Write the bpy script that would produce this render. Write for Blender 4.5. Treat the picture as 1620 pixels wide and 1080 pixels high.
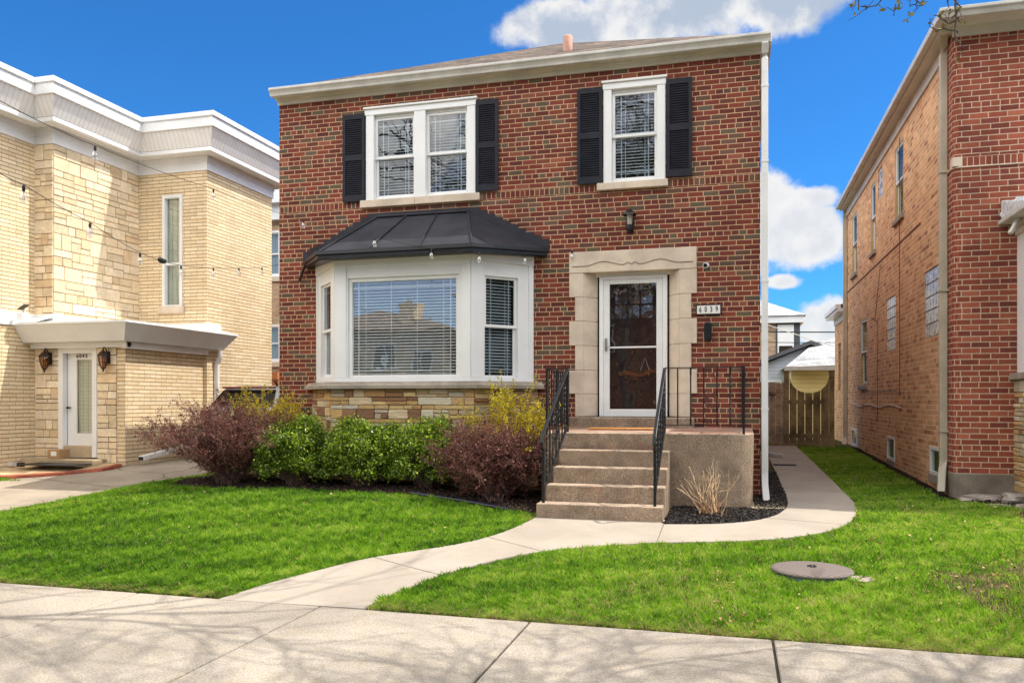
import bpy, math, random
import numpy as np
from mathutils import Vector, Matrix
R = math.radians
random.seed(7); rng = np.random.default_rng(11)
for o in list(bpy.data.objects): bpy.data.objects.remove(o)
scene = bpy.context.scene
COL = scene.collection
# ------------------------------------------------------------------ camera
cam_d = bpy.data.cameras.new('camera'); cam = bpy.data.objects.new('camera', cam_d); COL.objects.link(cam)
cam.location = (-0.351, -11.39, 1.42); cam.rotation_euler = (R(90), 0, math.atan(350/1284))
cam_d.sensor_width = 36; cam_d.lens = 1284/1620*36; cam_d.shift_y = 94/1620
cam_d.clip_start = 0.05; cam_d.clip_end = 2000
scene.camera = cam
# ------------------------------------------------------------------ sun, sky, exposure
SUN = Vector((0.62, 0.20, 1.0)).normalized()
sd = bpy.data.lights.new('sun', 'SUN'); sun = bpy.data.objects.new('sun', sd); COL.objects.link(sun)
sd.energy = 3.0; sd.angle = R(0.5); sd.color = (1, .94, .84)
sun.rotation_euler = SUN.to_track_quat('Z', 'Y').to_euler(); sun.location = (20, 8, 30)
vs = scene.view_settings
vs.view_transform = 'Standard'; vs.look = 'None'; vs.gamma = 1; vs.use_curve_mapping = False
vs.exposure = .79
SKY_STRENGTH = 0.15

class NT:
    """small helper to write node graphs"""
    def __init__(s, tree): s.t = tree; tree.nodes.clear()
    def n(s, typ, ins=None, **kw):
        nd = s.t.nodes.new(typ)
        for k, v in kw.items(): setattr(nd, k, v)
        for k, v in (ins or {}).items():
            sock = nd.inputs[k]
            if isinstance(v, bpy.types.NodeSocket): s.t.links.new(v, sock)
            else: sock.default_value = v
        return nd
    def m(s, op, a, b=None, c=None, clamp=False):
        ins = {0: a}
        if b is not None: ins[1] = b
        if c is not None: ins[2] = c
        return s.n('ShaderNodeMath', ins, operation=op, use_clamp=clamp).outputs[0]
    def ss(s, x, a, b):
        nd = s.n('ShaderNodeMapRange', {0: x, 1: a, 2: b, 3: 0.0, 4: 1.0}, interpolation_type='SMOOTHSTEP')
        return nd.outputs[0]
    def mix(s, f, a, b, mode='MIX'):
        nd = s.n('ShaderNodeMix', data_type='RGBA', blend_type=mode)
        for k, v in ((0, f), (6, a), (7, b)):
            if isinstance(v, bpy.types.NodeSocket): s.t.links.new(v, nd.inputs[k])
            else: nd.inputs[k].default_value = v
        return nd.outputs[2]
    def ramp(s, f, stops, interp='LINEAR'):
        nd = s.n('ShaderNodeValToRGB', {0: f}); cr = nd.color_ramp; cr.interpolation = interp
        while len(cr.elements) < len(stops): cr.elements.new(0.5)
        for e, (p, c) in zip(cr.elements, stops): e.position = p; e.color = tuple(c)+(1,) if len(c) == 3 else c
        return nd.outputs[0]
    def noise(s, vec, scale, detail=3, rough=.55, dim='3D'):
        return s.n('ShaderNodeTexNoise', {'Vector': vec, 'Scale': scale, 'Detail': detail, 'Roughness': rough}, noise_dimensions=dim).outputs[0]

W = bpy.data.worlds.new('World'); scene.world = W; W.use_nodes = True
k = NT(W.node_tree)
sky = k.n('ShaderNodeTexSky', sky_type='NISHITA', sun_disc=False, sun_elevation=math.asin(SUN.z),
          sun_rotation=math.atan2(SUN.x, SUN.y), altitude=200, air_density=1.0, dust_density=.25, ozone_density=3.0)
tc = k.n('ShaderNodeTexCoord').outputs['Generated']
sx = k.n('ShaderNodeSeparateXYZ', {0: tc})
az = k.m('ARCTAN2', sx.outputs[0], sx.outputs[1]); el = k.m('ARCSINE', sx.outputs[2])
az = k.m('MULTIPLY', az, 57.2958); el = k.m('MULTIPLY', el, 57.2958)
nz = k.m('ADD', k.noise(tc, 10.0, 12, .64), k.m('MULTIPLY', k.m('SUBTRACT', k.noise(tc, 34.0, 6, .6), .5), .22)); nz2 = k.noise(tc, 3.0, 4, .5)
def blob(a, e, ra, re):
    u = k.m('DIVIDE', k.m('SUBTRACT', az, a), ra); v = k.m('DIVIDE', k.m('SUBTRACT', el, e), re)
    d = k.m('SQRT', k.m('ADD', k.m('MULTIPLY', u, u), k.m('MULTIPLY', v, v)))
    return k.m('SUBTRACT', 1.0, d)
field = None
for b in [(-11.2, 24.6, 4.6, 1.9), (-4.0, 26.3, 7.5, 4.2), (3.5, 24.9, 4.2, 2.3), (-9.0, 22.9, 5.0, 1.6),
          (2.2, 12.2, 3.2, 3.2), (5.2, 11.0, 2.4, 2.4), (5.3, 13.2, 2.0, .9), (1.0, 14.0, 2.2, 1.6), (3.0, 7.9, 1.5, .6), (6.0, 4.6, 2.7, 2.4),
          (9.3, 26.6, 3.2, 1.4), (-6, 25.0, 4.5, 2.4), (3.2, 11.6, 3.6, 3.0), (-1, 9.6, 4, 3), (175, 22, 22, 7), (-150, 18, 14, 6), (120, 30, 22, 8)]:
    v = blob(*b); field = v if field is None else k.m('MAXIMUM', field, v)
f2 = k.m('ADD', field, k.m('MULTIPLY', k.m('SUBTRACT', nz, .5), 1.75))
mask = k.ss(f2, -.06, .34)
# broken cloud added overhead and out of view as fill light for shaded fronts
aaz = k.m('ABSOLUTE', az); wide = k.m('MAXIMUM', k.m('MULTIPLY', k.ss(aaz, 48, 75), k.ss(el, 13, 24)), k.ss(el, 33, 44))
cover = k.m('MULTIPLY', wide, k.m('MULTIPLY_ADD', k.ss(k.m('ADD', nz2, k.m('MULTIPLY', nz, .5)), .58, .80), .55, .45))
shade = k.ss(k.m('ADD', k.m('MULTIPLY', k.noise(tc, 17.0, 9, .62), 1.9), k.m('MULTIPLY', field, .45)), .85, 1.35)
hi = k.ss(el, 15, 22)
dark = k.m('MULTIPLY', k.m('MULTIPLY', shade, k.m('MULTIPLY_ADD', hi, .50, .30)), k.m('SUBTRACT', 1.0, wide))
ccol = k.mix(dark, (1.0, .985, .96, 1), (.42, .52, .68, 1))
skyc = k.mix(1.0, sky.outputs[0], (.125, .41, .68, 1), 'MULTIPLY')
cover = k.m('MAXIMUM', cover, k.m('MULTIPLY', k.ss(aaz, 60, 95), .42))
mask_all = k.m('MAXIMUM', k.m('MULTIPLY', mask, .95), cover)
bg1 = k.n('ShaderNodeBackground', {'Color': skyc, 'Strength': SKY_STRENGTH})
bg2 = k.n('ShaderNodeBackground', {'Color': ccol, 'Strength': k.m('ADD', k.m('MULTIPLY_ADD', k.ss(el, 35, 50), .14, .55), k.m('MULTIPLY', k.m('MULTIPLY', k.ss(aaz, 48, 80), k.m('SUBTRACT', 1.0, k.ss(el, 45, 65))), k.m('MULTIPLY', k.ss(el, 12, 24), 1.72)))})  # unseen side clouds boosted as added fill light
mx = k.n('ShaderNodeMixShader', {0: mask_all, 1: bg1.outputs[0], 2: bg2.outputs[0]})
k.n('ShaderNodeOutputWorld', {0: mx.outputs[0]})

# ------------------------------------------------------------------ materials
def new_mat(name):
    m = bpy.data.materials.new(name); m.use_nodes = True; return m, NT(m.node_tree)
def finish(k, color, rough=.8, height=None, bump=.3, dist=.01, metallic=0.0, spec=.5, extra=None):
    ins = {'Base Color': color, 'Roughness': rough, 'Metallic': metallic, 'Specular IOR Level': spec}
    if height is not None:
        ins['Normal'] = k.n('ShaderNodeBump', {'Height': height, 'Strength': bump, 'Distance': dist}).outputs[0]
    ins.update(extra or {})
    b = k.n('ShaderNodeBsdfPrincipled', ins); k.n('ShaderNodeOutputMaterial', {0: b.outputs[0]}); return b
def plain(name, c, rough=.5, var=.10, nscale=3.0, bump=.05, metallic=0, spec=.5, fine=60.0):
    m, k = new_mat(name); p = k.n('ShaderNodeTexCoord').outputs['Object']
    g = k.n('ShaderNodeNewGeometry').outputs['Position']
    n1 = k.noise(g, nscale, 5); n2 = k.noise(g, fine, 3)
    f = k.m('ADD', k.m('MULTIPLY', n1, .7), k.m('MULTIPLY', n2, .3))
    lo = tuple(x*(1-var*1.6) for x in c)+(1,); hi = tuple(min(1, x*(1+var)) for x in c)+(1,)
    col = k.mix(k.ss(f, .3, .7), lo, hi)
    rr = k.m('MULTIPLY_ADD', n1, .25, rough-.12)
    finish(k, col, rr, n2, bump, .004, metallic, spec); return m
def brick(name, stops, mortar, h=.0688, L=.2055, joint=.0115, head_k=0, head_n=7, voff=0., band=None, stain=.25, mvar=.2, hz=None, rel=.008, nv=.34):
    m, k = new_mat(name)
    uv = k.n('ShaderNodeUVMap', uv_map='UV').outputs[0]
    g = k.n('ShaderNodeNewGeometry').outputs['Position']
    s = k.n('ShaderNodeSeparateXYZ', {0: uv})
    wob = k.n('ShaderNodeSeparateXYZ', {0: k.n('ShaderNodeTexNoise', {'Vector': uv, 'Scale': 14.0, 'Detail': 2.0}).outputs['Color']})
    u = k.m('ADD', s.outputs[0], k.m('MULTIPLY', k.m('SUBTRACT', wob.outputs[0], .5), .006))
    v0 = k.m('ADD', s.outputs[1], k.m('MULTIPLY', k.m('SUBTRACT', wob.outputs[1], .5), .005))
    v = k.m('SUBTRACT', v0, voff)
    vr = k.m('DIVIDE', v, h); row = k.m('FLOOR', vr); fv = k.m('SUBTRACT', vr, row)
    if head_n:
        isH = k.m('COMPARE', k.m('FLOORED_MODULO', row, float(head_n)), float(head_k), .1)
        Lr = k.m('MULTIPLY_ADD', isH, -.5*L, L)
        off = k.m('MULTIPLY', k.m('FLOORED_MODULO', row, 2.0), k.m('MULTIPLY_ADD', isH, -.25*L, .5*L))
    else:
        Lr = L; off = k.m('MULTIPLY', k.m('FLOORED_MODULO', row, 2.0), .5*L)
    off = k.m('ADD', off, k.m('MULTIPLY', k.n('ShaderNodeTexWhiteNoise', {'W': row}, noise_dimensions='1D').outputs[0], .03))
    ur = k.m('DIVIDE', k.m('ADD', u, off), Lr); col = k.m('FLOOR', ur); fu = k.m('SUBTRACT', ur, col)
    du = k.m('MULTIPLY', k.m('MINIMUM', fu, k.m('SUBTRACT', 1.0, fu)), Lr)
    dv = k.m('MULTIPLY', k.m('MINIMUM', fv, k.m('SUBTRACT', 1.0, fv)), h)
    if band:
        inb = k.m('MULTIPLY', k.m('GREATER_THAN', v0, band[0]), k.m('LESS_THAN', v0, band[1]))
        bu = k.m('DIVIDE', u, .0725); bc = k.m('FLOOR', bu); bf = k.m('SUBTRACT', bu, bc)
        bdu = k.m('MULTIPLY', k.m('MINIMUM', bf, k.m('SUBTRACT', 1.0, bf)), .0725)
        bdv = k.m('MINIMUM', k.m('SUBTRACT', v0, band[0]), k.m('SUBTRACT', band[1], v0))
        sel = lambda a, b: k.m('ADD', k.m('MULTIPLY', inb, b), k.m('MULTIPLY', k.m('SUBTRACT', 1.0, inb), a))
        du = sel(du, bdu); dv = sel(dv, bdv); col = sel(col, k.m('ADD', bc, 500.0)); row = sel(row, 999.0)
    j = joint/2; hj = (hz or joint)/2
    b1 = k.ss(du, j-.0016, j+.0022); b2 = k.ss(dv, hj-.0016, hj+.0022)
    isb = k.m('MULTIPLY', b1, b2)
    wn = k.n('ShaderNodeTexWhiteNoise', {'Vector': k.n('ShaderNodeCombineXYZ', {0: col, 1: row, 2: 0.37}).outputs[0]}, noise_dimensions='3D')
    bc_ = k.ramp(wn.outputs['Value'], stops, 'CONSTANT')
    wsep = k.n('ShaderNodeSeparateXYZ', {0: wn.outputs['Color']})
    fine = k.noise(g, 55.0, 5, .65); big = k.noise(k.n('ShaderNodeMapping', {'Vector': g, 'Scale': (1.6, 1.6, .55)}).outputs[0], 1.0, 6, .62)
    val = k.m('ADD', k.m('MULTIPLY', wsep.outputs[1], nv), k.m('MULTIPLY', fine, .55))
    val = k.m('ADD', val, .72-nv*.5)
    bc_ = k.mix(1.0, bc_, k.n('ShaderNodeCombineXYZ', {0: val, 1: val, 2: val}).outputs[0], 'MULTIPLY')
    mv = k.m('MULTIPLY_ADD', k.noise(g, 30.0, 3), 2*mvar, 1-mvar)
    mc = k.mix(1.0, tuple(mortar)+(1,), k.n('ShaderNodeCombineXYZ', {0: mv, 1: mv, 2: mv}).outputs[0], 'MULTIPLY')
    c = k.mix(isb, mc, bc_)
    st = k.m('MULTIPLY_ADD', k.ss(big, .38, .68), -stain, 1+stain*.3)
    c = k.mix(1.0, c, k.n('ShaderNodeCombineXYZ', {0: st, 1: st, 2: st}).outputs[0], 'MULTIPLY')
    # small white mortar crumbs and salts
    sp = k.ss(k.noise(g, 26.0, 2, .5), .735, .78)
    c = k.mix(k.m('MULTIPLY', sp, .35), c, (.62, .55, .45, 1))
    hgt = k.m('ADD', k.m('MULTIPLY', isb, 1.0), k.m('ADD', k.m('MULTIPLY', fine, .35), k.m('MULTIPLY', wsep.outputs[2], .25)))
    finish(k, c, .86, hgt, .7, rel, spec=.25); return m
def vcol_mat(name, rough=.85, bump=.5, scale=25., dist=.02, streak=False, spec=.3):
    m, k = new_mat(name); a = k.n('ShaderNodeAttribute', attribute_name='Col').outputs['Color']
    g = k.n('ShaderNodeNewGeometry').outputs['Position']
    vec = k.n('ShaderNodeMapping', {'Vector': g, 'Scale': (1, 1, 5.0)}).outputs[0] if streak else g
    n1 = k.noise(vec, scale, 6, .65); n2 = k.noise(vec, scale*.25, 4)
    v = k.m('ADD', k.m('MULTIPLY', n1, .5), k.m('MULTIPLY_ADD', n2, .5, .5))
    c = k.mix(1.0, a, k.n('ShaderNodeCombineXYZ', {0: v, 1: v, 2: k.m('MULTIPLY', v, .97)}).outputs[0], 'MULTIPLY')
    finish(k, c, rough, k.m('ADD', n1, n2), bump, dist, spec=spec); return m
def leaf_mat(name, stops, rough=.5, trans=.35, spec=.4):
    m, k = new_mat(name); a = k.n('ShaderNodeAttribute', attribute_name='rnd').outputs['Fac']
    c = k.ramp(a, stops)
    b = k.n('ShaderNodeBsdfPrincipled', {'Base Color': c, 'Roughness': rough, 'Specular IOR Level': spec})
    t = k.n('ShaderNodeBsdfTranslucent', {'Color': k.mix(1.0, c, (1.3, 1.35, .8, 1), 'MULTIPLY')})
    mx = k.n('ShaderNodeMixShader', {0: trans, 1: b.outputs[0], 2: t.outputs[0]}); k.n('ShaderNodeOutputMaterial', {0: mx.outputs[0]}); return m
def glass_mat(name, refl=.3, tint=(.55, .6, .6), wob=.0009, edge=.5):
    m, k = new_mat(name); g = k.n('ShaderNodeNewGeometry').outputs['Position']
    bp = k.n('ShaderNodeBump', {'Height': k.noise(g, 2.2, 2), 'Strength': .35, 'Distance': wob*10}).outputs[0]
    gl = k.n('ShaderNodeBsdfGlossy', {'Color': (1, 1, 1, 1), 'Roughness': .0, 'Normal': bp})
    tr = k.n('ShaderNodeBsdfTransparent', {'Color': tuple(tint)+(1,)})
    f = k.n('ShaderNodeLayerWeight', {'Blend': .35}).outputs['Facing']
    fac = k.m('MULTIPLY_ADD', k.m('POWER', f, 2.0), edge, refl)
    mx = k.n('ShaderNodeMixShader', {0: fac, 1: tr.outputs[0], 2: gl.outputs[0]}); k.n('ShaderNodeOutputMaterial', {0: mx.outputs[0]}); return m
def concrete(name, c, speck=.35, stain=.25, scale=1.0, crack=False, rough=.9, aggregate=140.0, red=None, lines=False):
    m, k = new_mat(name); g = k.n('ShaderNodeNewGeometry').outputs['Position']
    f1 = k.noise(g, aggregate, 3, .7); f2 = k.noise(g, 1.3*scale, 6, .62); f3 = k.noise(g, 9.0*scale, 5, .6)
    v = k.m('ADD', k.m('MULTIPLY', k.ss(f1, .3, .72), speck), 1-speck*.5)
    v = k.m('MULTIPLY', v, k.m('MULTIPLY_ADD', k.ss(f2, .35, .7), -stain, 1+stain*.4))
    v = k.m('MULTIPLY', v, k.m('MULTIPLY_ADD', f3, .24, .88))
    col = k.mix(k.ss(f3, .4, .7), tuple(c)+(1,), (c[0]*.93, c[1]*.91, c[2]*.86, 1))
    col = k.mix(1.0, col, k.n('ShaderNodeCombineXYZ', {0: v, 1: v, 2: v}).outputs[0], 'MULTIPLY')
    if red: col = k.mix(k.m('MULTIPLY', k.ss(k.m('ADD', k.noise(g, 3.0, 6, .7), 0), red[0], red[1]), red[2]), col, (.30, .085, .06, 1))
    h = k.m('ADD', k.m('MULTIPLY', f1, .5), f3)
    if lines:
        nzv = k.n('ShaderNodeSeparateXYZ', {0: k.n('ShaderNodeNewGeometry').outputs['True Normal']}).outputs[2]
        col = k.mix(k.ss(nzv, .5, .9), col, k.mix(1.0, col, (1.35, 1.38, 1.42, 1), 'MULTIPLY'))   # upward faces coloured paler, standing in for sunlight on the treads
    if lines:   # red filler smeared into hairline cracks, darker damp patches
        ln = k.m('SUBTRACT', 1.0, k.ss(k.m('ABSOLUTE', k.m('SUBTRACT', k.noise(g, 2.3, 5, .6), .5)), .002, .007))
        ln = k.m('MULTIPLY', ln, k.ss(k.noise(g, 1.7, 2), .54, .60)); col = k.mix(k.m('MULTIPLY', ln, .75), col, (.33, .09, .06, 1))
        dk = k.ss(k.noise(g, 3.4, 7, .68), .46, .70); col = k.mix(k.m('MULTIPLY', dk, .45), col, (.11, .085, .06, 1))
    if crack:
        vn = k.n('ShaderNodeTexVoronoi', {'Vector': k.mix(.12, g, k.n('ShaderNodeTexNoise', {'Vector': g, 'Scale': 3.0}).outputs['Color']), 'Scale': .55}, feature='DISTANCE_TO_EDGE').outputs[0]
        ck = k.m('SUBTRACT', 1.0, k.ss(vn, .002, .007))
        col = k.mix(k.m('MULTIPLY', ck, .7), col, (.06, .055, .05, 1)); h = k.m('SUBTRACT', h, ck)
    finish(k, col, rough, h, .35, .004, spec=.3); return m
def groove_mat(name, c, pitch=.1, axis=0, depth=.01, dark=.55):
    m, k = new_mat(name); uv = k.n('ShaderNodeUVMap', uv_map='UV').outputs[0]; s = k.n('ShaderNodeSeparateXYZ', {0: uv})
    t = k.m('FRACT', k.m('DIVIDE', s.outputs[axis], pitch)); d = k.m('MINIMUM', t, k.m('SUBTRACT', 1.0, t))
    f = k.ss(d, .02, .10); g = k.n('ShaderNodeNewGeometry').outputs['Position']
    n = k.m('MULTIPLY_ADD', k.noise(g, 4.0, 5), .22, .88)
    lo = tuple(x*dark for x in c)+(1,)
    col = k.mix(f, lo, tuple(c)+(1,)); col = k.mix(1.0, col, k.n('ShaderNodeCombineXYZ', {0: n, 1: n, 2: n}).outputs[0], 'MULTIPLY')
    finish(k, col, .5, f, .6, depth); return m

HV = 5.142-.0344
RED = [(0, (.178, .042, .029)), (.20, (.142, .035, .026)), (.38, (.205, .048, .031)), (.52, (.122, .035, .029)), (.63, (.168, .054, .036)),
       (.74, (.135, .075, .052)), (.86, (.112, .086, .058)), (.94, (.122, .095, .055)), (.96, (.25, .08, .05))]
M_BR = brick('red_brick', RED, (.58, .37, .22), joint=.0105, voff=HV, head_k=0, band=(4.372, 4.474))
M_BR2 = brick('orange_red_brick', [(0, (.30, .078, .045)), (.3, (.25, .066, .042)), (.5, (.34, .095, .055)), (.75, (.21, .056, .04)), (.93, (.38, .12, .07))],
              (.64, .46, .33), h=.0748, L=.222, joint=.0115, voff=.47, head_k=4, head_n=12, band=(4.49, 4.62), stain=.3)
M_COM = brick('common_brick', [(0, (.74, .42, .205)), (.25, (.70, .38, .185)), (.45, (.78, .46, .235)), (.66, (.60, .29, .14)), (.78, (.72, .40, .195)), (.88, (.80, .51, .27)), (.95, (.46, .20, .10))],
              (.88, .64, .43), h=.0748, L=.215, joint=.012, voff=.47, head_k=2, head_n=6, stain=.1, mvar=.25)
M_YB = brick('yellow_brick', [(0, (.78, .63, .41)), (.3, (.76, .61, .39)), (.55, (.80, .66, .45)), (.8, (.77, .61, .39)), (.95, (.72, .55, .34))],
             (.36, .235, .13), h=.0705, L=.295, joint=.007, hz=.014, head_n=6, head_k=2, stain=.10, rel=.006, nv=.16)
M_TB = brick('tan_brick', [(0, (.50, .33, .20)), (.3, (.45, .29, .18)), (.6, (.55, .38, .24)), (.85, (.40, .25, .16))], (.45, .36, .27), joint=.012, head_n=0, stain=.15)
M_WHITE = plain('white_paint', (.84, .84, .83), .35, .04, 1.5, .02)
M_TRIM = plain('white_trim', (.80, .80, .79), .4, .05, 2.0, .02)
M_CREAM = plain('cream_trim', (.66, .62, .52), .5, .10, 2.0, .04)
M_GUT = plain('aged_white_gutter', (.62, .60, .55), .4, .12, 4.0, .03)
M_DSW = plain('white_aluminium', (.80, .80, .79), .3, .04, 3.0, .02)
M_TAN = plain('tan_aluminium', (.52, .46, .35), .4, .12, 3.0, .03)
M_BLK = plain('black_iron', (.012, .012, .014), .35, .3, 30., .2, spec=.4)
M_SHUT = plain('charcoal_shutter', (.026, .027, .036), .55, .15, 5.0, .05, spec=.15)
M_BROOF = plain('black_metal_roof', (.040, .041, .050), .5, .2, 3.0, .05, metallic=.0, spec=.12)
M_LIME = concrete('limestone', (.66, .55, .44), .12, .28, 1.6, aggregate=60.)
M_SILL = concrete('grey_limestone', (.36, .31, .26), .15, .45, 2.5, aggregate=60.)
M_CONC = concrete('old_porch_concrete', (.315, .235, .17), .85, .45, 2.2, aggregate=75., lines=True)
M_LAND = concrete('painted_porch_top', (.40, .30, .23), .5, .25, 1.5, aggregate=90., red=(.36, .62, .6))
M_WALK = concrete('smooth_walk_concrete', (.385, .335, .285), .24, .18, .8, aggregate=120.)
M_SIDE = concrete('sidewalk_concrete', (.365, .32, .27), .55, .30, .7, crack=False, aggregate=70.)
M_DRV = concrete('driveway_concrete', (.36, .31, .25), .5, .3, .8, crack=True, aggregate=80.)
M_STN = vcol_mat('ashlar_stone', .9, .5, 18., .012)
M_FLAG = vcol_mat('flagstone', .85, .7, 16., .02, streak=True)
M_GL = glass_mat('window_glass', .13, (.62, .68, .72)); M_GLP = glass_mat('picture_glass', .28, (.90, .93, .93), .0005); M_GLD = glass_mat('door_glass', .19, (.6, .6, .6)); M_GLB = glass_mat('clear_bulb_glass', .20, (.95, .95, .95))
M_BLIND = plain('blind_slats', (.86, .86, .83), .5, .04, 3., .0)
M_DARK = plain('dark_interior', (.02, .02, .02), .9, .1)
M_SHNG = brick('roof_shingles', [(0, (.10, .075, .06)), (.3, (.15, .11, .085)), (.55, (.075, .06, .05)), (.8, (.19, .14, .11))], (.03, .027, .025), h=.13, L=.24, joint=.008, head_n=0, stain=.2)
M_WSH = brick('white_shingles', [(0, (.40, .40, .41)), (.4, (.46, .46, .47)), (.7, (.34, .35, .36))], (.22, .22, .23), h=.13, L=.26, joint=.008, head_n=0, stain=.15)
M_GRP = groove_mat('grooved_panel', (.82, .80, .77), .10, 0, .006, .78); M_GRS = groove_mat('grooved_soffit', (.82, .80, .76), .12, 0)
M_LAP = groove_mat('lap_siding', (.50, .55, .62), .115, 1, .015, .7)
M_YLAP = groove_mat('yellow_siding', (.92, .82, .36), .13, 1, .012, .75)
M_WOOD = plain('weathered_wood', (.40, .28, .185), .85, .45, 2.2, .5, fine=25.)
M_WOOD2 = plain('olive_brown_wood', (.30, .21, .105), .85, .45, 2.2, .5, fine=25.)
M_BARK = plain('tree_bark', (.10, .085, .07), .9, .35, 12., .6, fine=40.)
M_TWIG = plain('bush_stems', (.22, .14, .11), .8, .35, 20., .2)
M_DRY = plain('dry_stems', (.58, .40, .24), .7, .3, 10., .2)
M_SOIL = plain('dark_soil', (.040, .030, .022), .95, .4, 9., .6, spec=0.0)
M_COPPER = plain('terracotta_pipe', (.52, .28, .20), .7, .2, 8., .2)
M_JUTE = plain('orange_jute', (.50, .24, .07), .95, .2, 20., .5)
M_CARD = plain('cardboard', (.42, .25, .12), .85, .1)
M_RED = plain('red_lens', (.20, .012, .01), .25, .1)
M_BRONZE = plain('aged_bronze', (.05, .032, .022), .4, .3, 20., .2, metallic=.4)
M_CARP = plain('silver_car_paint', (.55, .56, .58), .22, .03, metallic=.6)
M_CARG = plain('dark_car_glass', (.012, .014, .012), .06, .1, spec=.9)
M_FARG = plain('far_glass', (.07, .08, .085), .5, .2, spec=.15)
M_RUB = plain('black_rubber', (.015, .015, .015), .7, .2)
M_STEEL = plain('brushed_nickel', (.45, .43, .40), .35, .1, metallic=.8)
M_LID = plain('brown_plastic_lid', (.20, .155, .13), .7, .2, 10., .3)
M_GREENP = plain('green_plastic', (.045, .10, .075), .5, .2)
M_PAVER = brick('tan_pavers', [(0, (.62, .46, .28)), (.4, (.56, .40, .24)), (.75, (.66, .50, .33))], (.30, .22, .15), h=.11, L=.22, joint=.006, head_n=0)
M_PRED = brick('red_border_pavers', [(0, (.42, .12, .07)), (.5, (.36, .10, .06))], (.2, .12, .09), h=.11, L=.11, joint=.006, head_n=0)
M_ASPH = concrete('asphalt', (.05, .05, .05), .5, .2)
M_ROCK = concrete('grey_rock', (.34, .29, .25), .3, .5, 3.)
M_CURT = groove_mat('pale_curtain', (.52, .56, .50), .11, 0, .03, .62)
M_GBLK = plain('glass_block', (.62, .63, .58), .22, .55, 14., .5, spec=.6, fine=45.); M_GLS = glass_mat('side_glass', .14, (.8, .85, .85), .0009, .08)
M_WLAMP = plain('glowless_lamp_glass', (.55, .52, .42), .2, .05)
M_ORL = plain('orange_leaves', (.42, .14, .03), .7, .3)
M_DDOOR = plain('dark_wood_door', (.055, .03, .022), .35, .3, 4.)
M_PLATE = plain('enamel_plate', (.80, .79, .74), .3, .03)
M_ORW = plain('orange_wood', (.48, .17, .05), .6, .15)

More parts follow.
